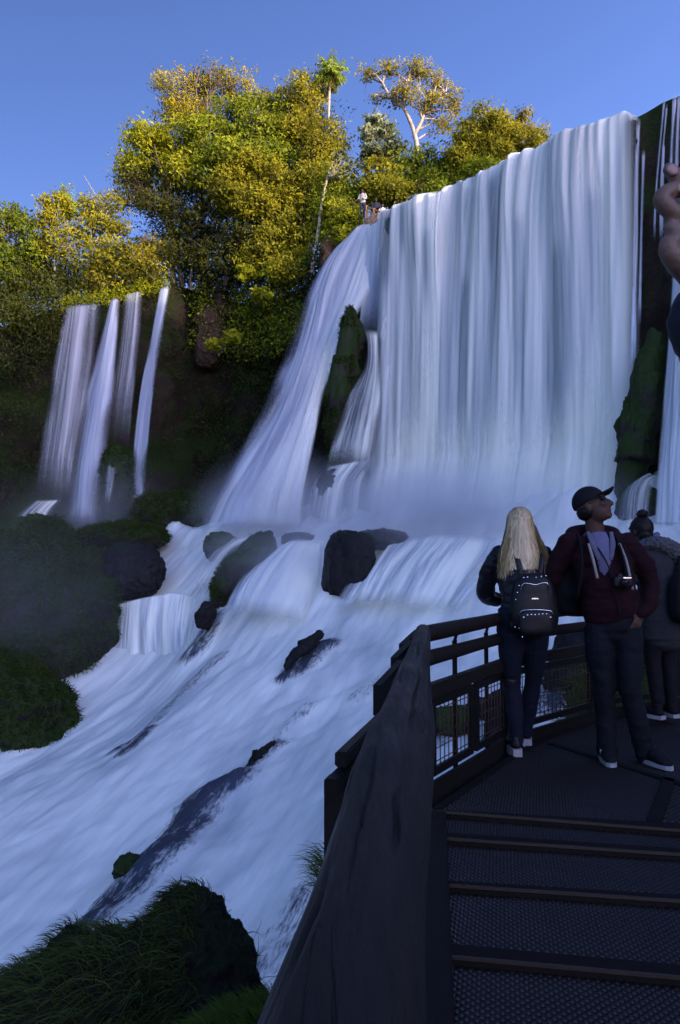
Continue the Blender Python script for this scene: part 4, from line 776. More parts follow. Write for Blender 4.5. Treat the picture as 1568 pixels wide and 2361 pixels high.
def floor_leaves(name, label, spots, n, leaf, seed, size=.2):
    rs = np.random.RandomState(seed); A = []
    for px, py, d, rx, ry, rd in spots:
        c = P(px, py, d); s = d/F; m = max(3, int(n/14/len(spots))); A.append(c+rs.randn(m, 3)*np.array([rx*s, rd, ry*s])*.6)
    c = np.concatenate(A); m = len(c); pts = (c[:, None]+rs.randn(m, 14, 3)*.28).reshape(-1, 3); tint = np.clip(np.repeat(.45+.3*fbm(c*.7, 3, 2)+.15*rs.randn(m), 14)+.12*rs.randn(m*14), 0, 1)
    V, Fc, tt = leaves_geo(pts, size, rs, .5, .5, tint); link(name, mesh_from(name, V, Fc, attr={'tint': tt}, smooth=False), LEAF[leaf], label=label, cat='undergrowth', kind='stuff')
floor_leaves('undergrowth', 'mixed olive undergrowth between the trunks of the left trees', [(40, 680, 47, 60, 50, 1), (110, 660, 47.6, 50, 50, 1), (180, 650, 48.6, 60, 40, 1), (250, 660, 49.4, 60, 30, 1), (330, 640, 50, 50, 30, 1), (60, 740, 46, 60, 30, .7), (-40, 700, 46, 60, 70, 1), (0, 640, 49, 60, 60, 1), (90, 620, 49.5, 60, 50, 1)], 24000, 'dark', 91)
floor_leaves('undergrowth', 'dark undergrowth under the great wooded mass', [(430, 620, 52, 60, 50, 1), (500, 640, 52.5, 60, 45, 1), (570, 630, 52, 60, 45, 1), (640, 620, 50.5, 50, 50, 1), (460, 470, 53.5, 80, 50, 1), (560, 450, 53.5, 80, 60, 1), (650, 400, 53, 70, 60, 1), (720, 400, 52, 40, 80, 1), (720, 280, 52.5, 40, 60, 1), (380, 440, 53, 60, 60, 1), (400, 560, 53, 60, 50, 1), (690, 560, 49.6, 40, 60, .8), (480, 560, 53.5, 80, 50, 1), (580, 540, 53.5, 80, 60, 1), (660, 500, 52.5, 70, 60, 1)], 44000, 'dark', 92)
floor_leaves('undergrowth', 'sunlit fringe plants around the upper lookout', [(775, 545, 46.4, 30, 30, .6), (760, 480, 47.6, 30, 40, .7), (830, 450, 47.5, 30, 24, .7), (880, 450, 48.4, 40, 24, .8), (960, 450, 47.6, 50, 20, .8), (1050, 420, 46.4, 50, 20, .8), (1120, 395, 45.6, 40, 16, .8)], 16000, 'green', 93)
# optional unseen wood added on the right-hand plateau to shade the pool; switched off
rs = np.random.RandomState(4)
if WOOD:
    c = np.stack([rs.uniform(24, 60, 700), rs.uniform(-45, 24, 700), rs.uniform(21, 26.5, 700)], 1); c = c[(c[:, 0]-24) > np.maximum(0, c[:, 1]-14)*1.6]
    pts = (c[:, None]+rs.randn(len(c), 14, 3)*.8).reshape(-1, 3); V, Fc, tt = leaves_geo(pts, .9, rs, .4, .6, np.clip(.4+.2*rs.randn(len(pts)), 0, 1))
    link('wood', mesh_from('wood', V, Fc, attr={'tint': tt}, smooth=False), LEAF['dark'], label='added unseen wood on the plateau, shading the pool', cat='wood', kind='stuff')
# brown rock outcrops
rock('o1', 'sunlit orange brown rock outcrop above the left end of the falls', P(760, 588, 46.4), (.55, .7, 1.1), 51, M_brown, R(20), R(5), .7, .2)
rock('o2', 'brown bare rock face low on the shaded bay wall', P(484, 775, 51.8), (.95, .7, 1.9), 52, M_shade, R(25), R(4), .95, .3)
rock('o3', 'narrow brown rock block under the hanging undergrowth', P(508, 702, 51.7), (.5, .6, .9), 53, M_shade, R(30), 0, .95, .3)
# ------------------------------------------------------------------ walkway, railing and log handrail
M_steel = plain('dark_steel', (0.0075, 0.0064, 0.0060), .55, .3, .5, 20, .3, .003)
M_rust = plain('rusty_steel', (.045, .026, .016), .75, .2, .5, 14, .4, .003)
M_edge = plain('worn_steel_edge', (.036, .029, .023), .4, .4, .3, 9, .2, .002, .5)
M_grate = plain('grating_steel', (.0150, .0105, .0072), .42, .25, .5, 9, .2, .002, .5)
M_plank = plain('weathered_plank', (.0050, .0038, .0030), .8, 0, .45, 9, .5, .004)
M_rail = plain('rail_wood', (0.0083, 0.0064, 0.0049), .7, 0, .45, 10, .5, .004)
def log_mat():
    t = NT('log_wood'); tc = t.n('TexCoord').outputs['Object']
    g = t.noise(1, tc, 7, .65, (30, 2.0, 30)); g2 = t.noise(1, tc, 4, .6, (7, 1.2, 7)); k = t.noise(1, tc, 4, .6, (16, .45, 16)); km = t.noise(1, tc, 2, .5, (6, 1.6, 6))
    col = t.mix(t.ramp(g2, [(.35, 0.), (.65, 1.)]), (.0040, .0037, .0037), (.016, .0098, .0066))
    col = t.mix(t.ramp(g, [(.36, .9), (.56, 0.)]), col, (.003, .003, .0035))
    crack = t.ramp(t.math('ABSOLUTE', t.math('SUBTRACT', k, .5)), [(0.0, 1.), (.010, 0.)])
    crack = t.math('MULTIPLY', crack, t.ramp(km, [(.50, 0.), (.58, 1.)]))
    col = t.mix(crack, col, (.006, .006, .006))
    col = t.mix(t.math('MULTIPLY', t.attr('crack'), 1.0, clamp=True), col, (.0015, .0015, .0015))
    h = t.math('SUBTRACT', t.math('MULTIPLY_ADD', g, .5, t.math('MULTIPLY', g2, .6)), t.math('MULTIPLY', crack, .8))
    return t.pbr(col, t.ramp(g, [(.3, .42), (.7, .7)]), 0, t.bump(h, 1.0, .014), .2)
M_log = log_mat()
def rail_log(name, a, b, r0, r1, seed, m, n=160, k=40, knots=(), cracks=()):
    a, b = np.array(a, float), np.array(b, float); t = np.linspace(0, 1, n); L = np.linalg.norm(b-a); d = (b-a)/L
    x = np.cross(d, [0, 0, 1]); x /= np.linalg.norm(x); z = np.cross(x, d); A = np.linspace(0, 2*PI, k, endpoint=False)
    T, AA = np.meshgrid(t, A, indexing='ij'); q = np.c_[(np.cos(AA)*1.0).ravel(), (np.sin(AA)*1.0).ravel(), (T*L*1.6).ravel()+seed]
    r = r0+(r1-r0)*T+.055*r0*fbm(q*1.3, 4, seed).reshape(T.shape)+.16*r0*fbm(q*np.array([.5, .5, .45]), 2, seed+5).reshape(T.shape)
    r = r+.030*r0*fbm(q*np.array([5, 5, .6]), 3, seed+8).reshape(T.shape)+.012*r0*fbm(q*np.array([16, 16, 1.2]), 2, seed+9).reshape(T.shape)
    for kt, ka, kr, kh in knots: r = r+kh*np.exp(-(((T-kt)*L/kr)**2+(((AA-ka+PI) % (2*PI)-PI)*r0/kr)**2))
    end = np.minimum(sstep(0, .02/L*1.5, T), 1)*1.0; r = r*np.sqrt(np.clip((1-T)*L/.03, .0, 1)*np.clip(T*L/.03, 0, 1)+.02)
    ck = np.zeros_like(T)
    for c0, c1, ca, cw, cd in cracks:
        wob = ca+cw*fbm(np.c_[T.ravel()*L*1.1, T.ravel()*0+ca*3, T.ravel()*0], 3, seed+3).reshape(T.shape)+.12*fbm(np.c_[T.ravel()*L*9, T.ravel()*0+ca*3, T.ravel()*0], 2, seed+4).reshape(T.shape)
        da = np.abs((AA-wob+PI) % (2*PI)-PI)*r0; prof = np.sin(PI*np.clip((T-c0)/(c1-c0), 0, 1)); m_ = prof*(1-sstep(.0025, .0085, da/(.4+.6*prof)))
        r = r-cd*m_; ck = np.maximum(ck, m_)
    bow = .012*L*.3*np.sin(PI*t)
    V = a+(b-a)*T[..., None]+x*(np.cos(AA)*r)[..., None]+z*(np.sin(AA)*r)[..., None]; V = V.reshape(-1, 3)
    Fc = [(i*k+j, i*k+(j+1) % k, (i+1)*k+(j+1) % k, (i+1)*k+j) for i in range(n-1) for j in range(k)]+[tuple(range(k-1, -1, -1)), tuple(range((n-1)*k, n*k))]
    return mesh_from(name, V, Fc, attr={'crack': ck.ravel()})
Q = [np.array(q) for q in ((.47, 4.33, 0), (1.17, 5.5, 0), (2.1, 6.45, 0), (3.7, 7.35, 0))]
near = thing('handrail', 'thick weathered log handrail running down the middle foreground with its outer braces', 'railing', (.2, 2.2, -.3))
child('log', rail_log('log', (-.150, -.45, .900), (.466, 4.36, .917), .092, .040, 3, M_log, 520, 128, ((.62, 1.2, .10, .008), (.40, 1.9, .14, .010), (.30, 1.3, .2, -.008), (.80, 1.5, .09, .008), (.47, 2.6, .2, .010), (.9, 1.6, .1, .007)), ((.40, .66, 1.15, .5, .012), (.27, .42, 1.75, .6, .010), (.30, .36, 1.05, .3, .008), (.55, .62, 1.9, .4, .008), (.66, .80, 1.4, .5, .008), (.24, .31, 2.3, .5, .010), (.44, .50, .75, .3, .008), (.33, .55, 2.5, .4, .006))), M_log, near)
def beam_mesh(name, a, b, w, h):
    mb = MB(); mb.beam(a, b, w, h); return bev(mb.mesh(name, False), min(w, h)*.12)
def bev(me, w_):
    bm = bmesh.new(); bm.from_mesh(me); bmesh.ops.bevel(bm, geom=bm.edges[:], offset=w_, segments=2, affect='EDGES', clamp_overlap=True); bm.to_mesh(me); bm.free()
    me.polygons.foreach_set('use_smooth', np.zeros(len(me.polygons), dtype=bool)); return me
child('upper_brace', beam_mesh('upper_brace', P(786, 1752, 2.12), P(905, 1632, 3.05), .035, .04), M_steel, near)
child('lower_brace', beam_mesh('lower_brace', P(764, 1818, 2.03), P(905, 1672, 2.85), .042, .045), M_steel, near)
def post_mesh(name, px, d, ztop, w_=.11, t_=.05, zb=-.75):
    c = P(px, 1700, d); mb = MB(); mb.box((c[0], c[1], (ztop+zb)/2), (w_, t_, ztop-zb), np.array(Matrix.Rotation(R(-14), 3, 'Z'))); return bev(mb.mesh(name, False), .005)
child('post', post_mesh('post', 793, 2.14, P(764, 1815, 2.05)[2]+.0, .10), M_steel, near)
def plate(name, pts, th):
    pts = [np.array(p, float) for p in pts]; n = np.cross(pts[1]-pts[0], pts[2]-pts[0]); n /= np.linalg.norm(n); k = len(pts)
    V = [p-n*th/2 for p in pts]+[p+n*th/2 for p in pts]; Fc = [tuple(range(k-1, -1, -1)), tuple(range(k, 2*k))]+[(i, (i+1) % k, (i+1) % k+k, i+k) for i in range(k)]
    me = mesh_from(name, V, Fc, smooth=False); bm = bmesh.new(); bm.from_mesh(me); bmesh.ops.recalc_face_normals(bm, faces=bm.faces[:]); bm.to_mesh(me); bm.free(); return me
child('bracket', plate('bracket', [P(869, 1580, 2.95), P(925, 1522, 3.25), P(925, 1660, 3.25), P(869, 1650, 2.95)], .03), M_steel, near)
child('bracket', plate('bracket', [P(908, 1516, 3.55), P(948, 1476, 3.8), P(948, 1560, 3.8), P(908, 1552, 3.55)], .03), M_steel, near)
child('bracket', plate('bracket', [P(926, 1485, 4.05), P(962, 1452, 4.25), P(962, 1510, 4.25), P(926, 1500, 4.05)], .03), M_steel, near)
def wire_panel(root, a, b, z0, z1):
    """steel frame holding a welded wire mesh between ground points a and b"""
    a, b = np.array(a, float), np.array(b, float); u = (b-a)/np.linalg.norm(b-a); L = np.linalg.norm(b-a)
    fr = link('mesh_panel', None, parent=root); fr.matrix_parent_inverse = Matrix.LocRotScale(root.location, root.rotation_euler, None).inverted()
    mb = MB(); f = .045
    mb.beam(a+[0, 0, z0+f/2], b+[0, 0, z0+f/2], .022, f); mb.beam(a+[0, 0, z1-f/2], b+[0, 0, z1-f/2], .022, f)
    for p in (a+u*f/2, b-u*f/2): mb.beam(p+[0, 0, z0+f], p+[0, 0, z1-f], .024, f, up=u)
    mb2 = MB(); n = int(L/.058)
    for i in range(1, n): p = a+u*L*i/n; mb2.tube([p+[0, 0, z0+.02], p+[0, 0, z1-.02]], .0032, 5)
    m = max(2, int((z1-z0)/.062))
    for j in range(1, m): z = z0+(z1-z0)*j/m; mb2.tube([a+[0, 0.004, z], b+[0, 0.004, z]], .0032, 5)
    for nm, x_, mt in (('frame', mb.mesh('frame', False), M_steel), ('wire_mesh', mb2.mesh('wire_mesh'), M_rust)):
        o = link(nm, x_, mt, fr)
        for q in (0,): pass
    # gussets in the upper corners
    return fr
def section(root, qa, qb, panels, posts, seed, top=.905, mid=.77, log=.044, zb=0.0):
    u = (qb-qa)/np.linalg.norm(qb-qa); nrm = np.array([-u[1], u[0], 0])           # outwards
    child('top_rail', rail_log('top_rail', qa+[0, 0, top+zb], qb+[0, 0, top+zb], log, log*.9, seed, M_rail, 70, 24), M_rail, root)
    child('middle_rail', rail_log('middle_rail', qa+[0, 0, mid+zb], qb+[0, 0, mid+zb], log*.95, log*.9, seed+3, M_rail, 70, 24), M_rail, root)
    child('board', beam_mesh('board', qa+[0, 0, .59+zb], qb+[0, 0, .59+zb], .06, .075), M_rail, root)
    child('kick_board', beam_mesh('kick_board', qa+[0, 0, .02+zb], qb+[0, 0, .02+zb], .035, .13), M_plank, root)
    for t in posts:
        p = qa+(qb-qa)*t+nrm*.055; mb = MB(); mb.beam(p+[0, 0, -.35+zb], p+[0, 0, top-.085+zb], .05, .012, up=nrm)
        q0, q1 = p+[0, 0, top-.09+zb], p+u*.075+[0, 0, top+.0+zb]; mb.beam(q0, q1, .02, .012, up=nrm)
        child('post', mb.mesh('post', False), M_steel, root)
    for t0, t1 in panels: wire_panel(root, qa+(qb-qa)*t0, qa+(qb-qa)*t1, .115+zb, .54+zb)
s1 = thing('railing_section', 'railing section with two wire mesh panels between log handrail and blonde woman', 'railing', tuple(Q[0]))
section(s1, Q[0], Q[1], ((.05, .50), (.54, .97)), (.40, .80), 11)
s2 = thing('railing_section', 'railing section with one wide wire mesh panel between woman and man', 'railing', tuple(Q[1]))
section(s2, Q[1], Q[2], ((.05, .95),), (.02, .98), 14)
s3 = thing('railing_section', 'dim railing section at the right edge beside the grey parka', 'railing', tuple(Q[2]))
section(s3, Q[2], Q[3], ((.06, .48), (.53, .96)), (.5,), 17, .80, .66, .04)
# deck
deck = thing('walkway', 'dark steel grating walkway with raised cross bars leading to the viewing landing', 'walkway', (1.2, 3.5, -.2))
def clip_row(poly, v):
    xs_ = []
    for (x0, y0), (x1, y1) in zip(poly, poly[1:]+poly[:1]):
        if (y0-v)*(y1-v) < 0: xs_.append(x0+(x1-x0)*(v-y0)/(y1-y0))
    return sorted(xs_)
def grating(name, poly, z, pu, pv, ang, ppp=8, w_=.0085):
    ca, sa = math.cos(ang), math.sin(ang); loc = [(p[0]*ca+p[1]*sa, -p[0]*sa+p[1]*ca) for p in poly]
    v0, v1 = min(p[1] for p in loc), max(p[1] for p in loc); V = []; Fc = []; n = 0; k = 0; v = v0+pv*.3
    while v < v1:
        xs_ = clip_row(loc, v)
        if len(xs_) >= 2 and xs_[-1]-xs_[0] > pu:
            u = np.arange(xs_[0], xs_[-1], pu/ppp); ph = u/pu+(.5 if k % 2 else 0); arc = np.abs(np.sin(PI*ph)); y = v+pv*1.05*arc
            a = np.c_[u*ca-(y-w_*.45)*sa, u*sa+(y-w_*.45)*ca, z-.014+.002*arc]; b = np.c_[u*ca-(y+w_*.45)*sa, u*sa+(y+w_*.45)*ca, z-.001+0*arc]
            c = np.c_[u*ca-(y+w_*.8)*sa, u*sa+(y+w_*.8)*ca, z-.004+0*arc]
            m = len(u); V += [a, b, c]; i = np.arange(m-1); Fc += np.concatenate([np.c_[n+i, n+i+1, n+m+i+1, n+m+i], np.c_[n+m+i, n+m+i+1, n+2*m+i+1, n+2*m+i]]).tolist(); n += 3*m
        v += pv; k += 1
    return mesh_from(name, np.concatenate(V), Fc)
def ext(l, r, xr):                      # run a cross line out to x = xr
    l, r = np.array(l), np.array(r); t = (xr-l[0])/(r[0]-l[0]); return l+(r-l)*t
XR = 2.35
bars = [((1002, 1867), (1568, 1899), (1875, 1919), 0.0, -.03), ((1002, 1919), (1568, 1957), (1936, 1974), -.03, -.06), ((1002, 2029), (1568, 2064), (2043, 2081), -.06, -.09), ((1002, 2174), (1568, 2225), (2206, 2257), -.09, -.12)]
edges = []
for (lx, ly), (rx, ry), (ny, nry), zu, zl in bars:
    f0, f1 = G(lx, ly, zu), G(rx, ry, zu); f1 = ext(f0, f1, XR); n0, n1 = G(lx-2, ny-6, zu), G(rx, nry-6, zu); n1 = ext(n0, n1, XR); edges.append((f0, f1, n0, n1, zu, zl))
PA = R(-11.5)
for i, (f0, f1, n0, n1, zu, zl) in enumerate(edges):
    mb = MB(); V = [f0, f1, n1, n0]; V = [v+[0, 0, .004] for v in V]; lo = [v*[1, 1, 0]+[0, 0, zl-.03] for v in V]
    mb.add(np.array(V+lo), [(0, 3, 2, 1), (4, 5, 6, 7), (0, 1, 5, 4), (1, 2, 6, 5), (2, 3, 7, 6), (3, 0, 4, 7)])
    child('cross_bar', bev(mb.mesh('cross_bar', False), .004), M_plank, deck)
    mb = MB(); mb.beam(n0+[0, -.005, -.002], n1+[0, -.005, -.002], .010, .012); child('edging', mb.mesh('edging', False), M_edge, deck)
    if i+1 < len(edges): g0, g1 = edges[i+1][0], edges[i+1][1]
    else: g0 = n0+np.array([-.075, -.62, 0]); g1 = n1+np.array([-.075, -.62, 0])
    poly = [(n0[0]-.02, n0[1]-.006), (n1[0], n1[1]-.006), (g1[0], g1[1]), (g0[0]-.02, g0[1])]
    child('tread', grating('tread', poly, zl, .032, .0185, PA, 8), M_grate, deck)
a, b = edges[0][0], edges[-1][2]+np.array([-.09, -.75, 0])
mb = MB(); mb.beam(np.array([a[0]-.005, a[1], -.045]), np.array([b[0]-.0, b[1], -.165]), .13, .10); child('stringer', bev(mb.mesh('stringer', False), .006), M_steel, deck)
g = lambda px, py: G(px, py, 0.0)
e0, e1 = edges[0][0], edges[0][1]
A0, A1, A2, A3 = g(1012, 1866), g(1197, 1734), g(1268, 1700), g(1395, 1655)
Bq, Cq = g(1268, 1714), g(1530, 1795); Cx = Bq+(Cq-Bq)*1.75
pk0 = e0+(e1-e0)*((g(1490, 1893)[0]-e0[0])/(e1[0]-e0[0])); pk1 = Cq
xy = lambda *ps: [(p[0], p[1]) for p in ps]
child('panel', grating('panel', xy(A0, A1, Bq, Cq, pk0, e0), 0, .034, .022, R(-14), 6), M_grate, deck)
far_r = np.array([3.35, 6.3, 0]); far_l = np.array([3.2, 6.95, 0])
child('panel', grating('panel', xy(A1, A2, A3, far_l, far_r, Cx, Bq), 0, .036, .026, R(-20), 5), M_grate, deck)
child('panel', grating('panel', xy(pk0+[.07, 0, 0], Cq+[.07, 0, 0], Cx, np.array([2.9, 3.6, 0]), e1), 0, .036, .026, R(-14), 5), M_grate, deck)
for p, q, w_ in ((pk0+[.035, .0, 0], pk1+[.035, 0, 0], .075), (Bq, Cx, .06), (A0+[-.015, 0, 0], A1, .05), (A1, A2, .05), (A2, A3, .05), (A3, far_l, .05)):
    child('joist', beam_mesh('joist', np.array(p)+[0, 0, -.018], np.array(q)+[0, 0, -.018], w_, .05), M_plank, deck)
# rock and grass that carry the platform
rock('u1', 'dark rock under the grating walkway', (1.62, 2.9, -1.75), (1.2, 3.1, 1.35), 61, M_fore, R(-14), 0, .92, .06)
rock('u2', 'dark overgrown bank beyond the right railing section', (4.9, 10.4, -1.3), (1.9, 1.7, 1.55), 62, M_moss, R(-20), 0, .5, .2)
line = np.random.RandomState(3).rand(900)[:, None]; pt = Q[0]+(Q[1]-Q[0])*(line*1.0)+np.array([.055, -.035, -.13])+np.random.RandomState(4).randn(900, 3)*np.array([.02, .02, .012])
blades('grass', pt, np.tile([0, -.3, 1.], (900, 1)), .10, .005, M_ggrass, 15, .5, (0, 0, 0), 4, label='strip of green grass growing under the kick board beside the landing', cat='grass', kind='stuff')
line = np.random.RandomState(5).rand(500)[:, None]; pt = Q[1]+(Q[2]-Q[1])*line+np.array([.05, -.05, -.13])+np.random.RandomState(6).randn(500, 3)*np.array([.02, .02, .012])
blades('grass', pt, np.tile([0, -.3, 1.], (500, 1)), .09, .005, M_ggrass, 16, .5, (0, 0, 0), 4, label='strip of green grass under the kick board behind the two people', cat='grass', kind='stuff')
pt, nr = surf_points(*ROCKV['u2'], 3500, 8, up_filter(-.3)); blades('grass', pt, nr, .28, .02, M_grass, 17, .8, (-.2, -.3, 0), 3, label='dull grass on the bank beyond the right railing section', cat='grass', kind='stuff')
# upper lookout on the plateau: rail and retaining wall
lk = thing('lookout_railing', 'sunlit orange wooden railing of the upper lookout beside the brink', 'railing', tuple(P(860, 500, 44.4)))
M_orange = plain('orange_wood', (.42, .20, .06), .8, 0, .3, 4, .3, .02)
La, Lb = P(846, 476, 44.3), P(899, 497, 43.0)
for dz in (.0, -.28, -.75):
    mb = MB(); mb.beam(La+[0, 0, dz], Lb+[0, 0, dz], .07, .08); child('rail', mb.mesh('rail', False), M_orange, lk)
for t in (0, .33, .62, .92):
    p = La+(Lb-La)*t; mb = MB(); mb.box(p+[0, -.0, -.45], (.11, .1, 1.0)); child('post', mb.mesh('post', False), M_orange, lk)
Lc = P(786, 486, 46.4); lk2 = thing('lookout_railing', 'shaded grey railing of the upper lookout half hidden by leaves', 'railing', tuple(Lc))
for dz in (0, -.3):
    mb = MB(); mb.beam(Lc+[0, 0, dz], P(835, 474, 46.2)+[0, 0, dz], .06, .07); child('rail', mb.mesh('rail', False), M_bark, lk2)
mb = MB(); mb.box(Lc+[.1, 0, -.4], (.09, .09, .9)); child('post', mb.mesh('post', False), M_bark, lk2)
V, Fc = rock_geo(P(866, 520, 43.9), (.8, .35, .62), 71, R(-42), 0, .9, .12, 5)
t = NT('stone_wall'); br = t.n('TexVoronoi', {'Vector': t.n('TexCoord').outputs['Object'], 'Scale': 3.2}, feature='DISTANCE_TO_EDGE'); cc = t.mix(t.noise(2, detail=5), (.30, .16, .09), (.48, .30, .16))
M_swall = t.pbr(t.mix(t.ramp(br.outputs[0], [(.02, 0.), (.08, 1.)]), (.10, .07, .04), cc), .9, 0, t.bump(br.outputs[0], .8, .1))
link('retaining_wall', mesh_from('retaining_wall', V, Fc), M_swall, label='sunlit rough stone retaining wall under the orange lookout railing', cat='wall')
# ------------------------------------------------------------------ people
def solid(name, mb, voxel, smooth=3, disp=None):
    """one continuous skin grown over overlapping limbs"""
    me = mb.mesh('tmp'); o = bpy.data.objects.new('tmp', me); COL.objects.link(o)
    r = o.modifiers.new('r', 'REMESH'); r.mode = 'VOXEL'; r.voxel_size = voxel; r.use_smooth_shade = True
    s = o.modifiers.new('s', 'SMOOTH'); s.iterations = smooth; s.factor = .5
    dg = bpy.context.evaluated_depsgraph_get(); dg.update(); nm = bpy.data.meshes.new_from_object(o.evaluated_get(dg)); nm.name = name
    bpy.data.objects.remove(o); bpy.data.meshes.remove(me)
    if disp is not None:
        n = len(nm.vertices); V = np.zeros(n*3); nm.vertices.foreach_get('co', V); V = V.reshape(-1, 3); N = np.zeros(n*3); nm.vertices.foreach_get('normal', N); N = N.reshape(-1, 3)
        nm.vertices.foreach_set('co', (V+N*disp(V)[:, None]).ravel()); nm.update()
    nm.polygons.foreach_set('use_smooth', np.ones(len(nm.polygons), dtype=bool)); return nm
def wrinkle(a, sc_=(14, 14, 26), seed=1):
    return lambda V: a*(fbm(V*np.array(sc_), 3, seed)-.35*np.abs(fbm(V*np.array(sc_)*.6, 2, seed+4)))
def ell(mb, c, r, M=None):
    V, Fc = ICO[3]; V = V*np.array(r); V = V if M is None else V@np.asarray(M).T; mb.add(V+np.asarray(c, float), Fc)
def limb(mb, pts, r, n=14, flat=None, up=None):
    p = spline(pts, max(4, len(pts)*4)); t = np.linspace(0, 1, len(pts)); tt = np.linspace(0, 1, len(p))
    L = np.concatenate([[0], np.cumsum(np.linalg.norm(np.diff(np.array(pts, float), axis=0), axis=1))]); L /= L[-1]
    rr = np.interp(tt, L, r); ff = None if flat is None else np.interp(tt, L, flat); mb.tube(p, rr, n, True, ff, up)
    ell(mb, p[0], [rr[0]*.98]*3 if flat is None else (rr[0]*.9, rr[0]*.9*ff[0], rr[0]*.5)); ell(mb, p[-1], [rr[-1]*.98]*3 if flat is None else (rr[-1]*.9, rr[-1]*.9*ff[-1], rr[-1]*.5))
def headpose(c, yaw, pitch, roll=0):            # head faces +Y; yaw to the left positive
    M = np.array(Matrix.Rotation(yaw, 3, 'Z') @ Matrix.Rotation(pitch, 3, 'X') @ Matrix.Rotation(roll, 3, 'Y')); c = np.array(c, float)
    return M, (lambda p: c+M@np.array(p, float))
def add_head(mb, c, M, at, s=1.0):
    e = lambda p, r: ell(mb, at(np.array(p)*s), np.array(r)*s, M)
    e((0, -.012, .025), (.074, .095, .092)); e((0, .022, -.045), (.060, .068, .070)); e((0, .058, -.092), (.030, .028, .024)); e((0, .03, -.07), (.05, .05, .045))
    e((0, .076, .030), (.052, .018, .014))                                     # brow
    limb(mb, [at((0, .080*s, .016*s)), at((0, .103*s, -.018*s)), at((0, .108*s, -.034*s))], [.010*s, .014*s, .016*s], 10)
    e((.014, .092, -.036), (.010, .010, .008)); e((-.014, .092, -.036), (.010, .010, .008))
    e((0, .084, -.058), (.024, .011, .007)); e((0, .082, -.068), (.021, .011, .008))      # lips
    for sx in (-1, 1): e((sx*.034, .068, -.02), (.024, .022, .022)); e((sx*.077, -.012, -.006), (.010, .019, .032)); e((sx*.080, -.022, .006), (.007, .010, .018))
def add_hand(mb, w, d, up, curl=.5, s=1.0, side=1):
    """wrist w, pointing d, back of the hand towards up; thumb on the `side` side"""
    w, d, up = (np.array(q, float) for q in (w, d, up)); d /= np.linalg.norm(d); x = np.cross(d, up); x /= np.linalg.norm(x); up = np.cross(x, d)
    limb(mb, [w, w+d*.04*s, w+d*.085*s], [.030*s, .040*s, .040*s], 12, [.62, .5, .45], up)
    for i, (ox, L) in enumerate(((-.030, .072), (-.010, .080), (.010, .075), (.030, .060))):
        p = w+d*.085*s+x*ox*side*s*-1; q = [p]; a = 0
        for k, f in enumerate((.45, .32, .23)): a += curl*(.7+.25*k)+.06*i; q.append(q[-1]+(d*math.cos(a)-up*math.sin(a))*L*f*s)
        limb(mb, q, [.0095*s, .0088*s, .0082*s, .0072*s], 8)
    b = w+d*.03*s+x*.030*side*s; limb(mb, [b, b+(d*.5+x*side*.8-up*.25)*.034*s, b+(d*.85+x*side*.6-up*.4)*.062*s], [.0125*s, .0108*s, .0085*s], 8)
M_skin = plain('skin', (.055, .030, .021), .55, 0, .15, 30, .1, .001)
M_hair_d = plain('dark_hair', (.006, .0045, .004), .5, 0, .4, 60, .4, .003)
M_blackfab = plain('black_fabric', (.0045, .0045, .006), .8, 0, .3, 40, .3, .002)
M_leather = plain('black_leather', (.006, .006, .009), .34, 0, .3, 16, .3, .003)
M_bagblack = plain('bag_leather', (.0065, .0065, .0075), .40, 0, .25, 24, .3, .002)
M_maroon = plain('maroon_fleece', (0.0105, 0.0019, 0.0036), .9, 0, .3, 30, .4, .003)
def hand_skin():
    t = NT('tanned_skin'); pt_ = t.n('NewGeometry').outputs['Pointiness']; n = t.noise(55, detail=5)
    col = t.mix(n, (.085, .052, .037), (.15, .092, .064)); col = t.mix(t.ramp(pt_, [(.44, 1.), (.52, 0.)]), col, (.045, .02, .014)); col = t.mix(t.ramp(pt_, [(.53, 0.), (.62, .5)]), col, (.34, .19, .14))  # shading put into skin colour by curvature: gaps darkened, ridges lightened
    return t.pbr(col, .5, 0, t.bump(t.noise(260, detail=4), .5, .0012), .3)
def denim(name, c):
    t = NT(name); n = t.noise(9, detail=6); f = t.noise(1, map=(180, 180, 60), detail=2); w_ = t.noise(3, detail=3)
    col = t.mix(t.ramp(w_, [(.35, 0.), (.7, 1.)]), tuple(x*.55 for x in c), tuple(x*1.5 for x in c)); col = t.mix(t.math('MULTIPLY', f, .5), col, tuple(x*.4 for x in c))
    return t.pbr(col, .85, 0, t.bump(n, .5, .004), .2)
M_denim = denim('blue_denim', (.0026, .0046, .013)); M_denim2 = denim('dark_denim', (.0022, .0032, .0066))
M_white = plain('white_rubber', (.22, .22, .23), .6, 0, .1, 20, .1, .001); M_metal = plain('bright_metal', (.75, .74, .70), .25, 1, .1, 30, .05, .001); M_gold = plain('gold_metal', (.16, .11, .05), .35, .8, .1, 30, .05, .001)
M_cord = plain('cream_cord', (.20, .18, .16), .85, 0, .15, 60, .3, .001); M_tee = plain('lavender_tee', (.09, .09, .15), .9, 0, .2, 25, .3, .002)
M_grey = plain('grey_parka', (0.0195, 0.0203, 0.0232), .9, 0, .25, 20, .4, .003); M_fur = plain('grey_fur', (0.0525, 0.0547, 0.0600), .95, 0, .4, 50, .6, .006)
M_scarf = plain('lavender_scarf', (.08, .08, .12), .9, 0, .3, 30, .3, .003); M_glass = plain('dark_glass', (.01, .01, .012), .12, 0, .1, 5, 0, .001)
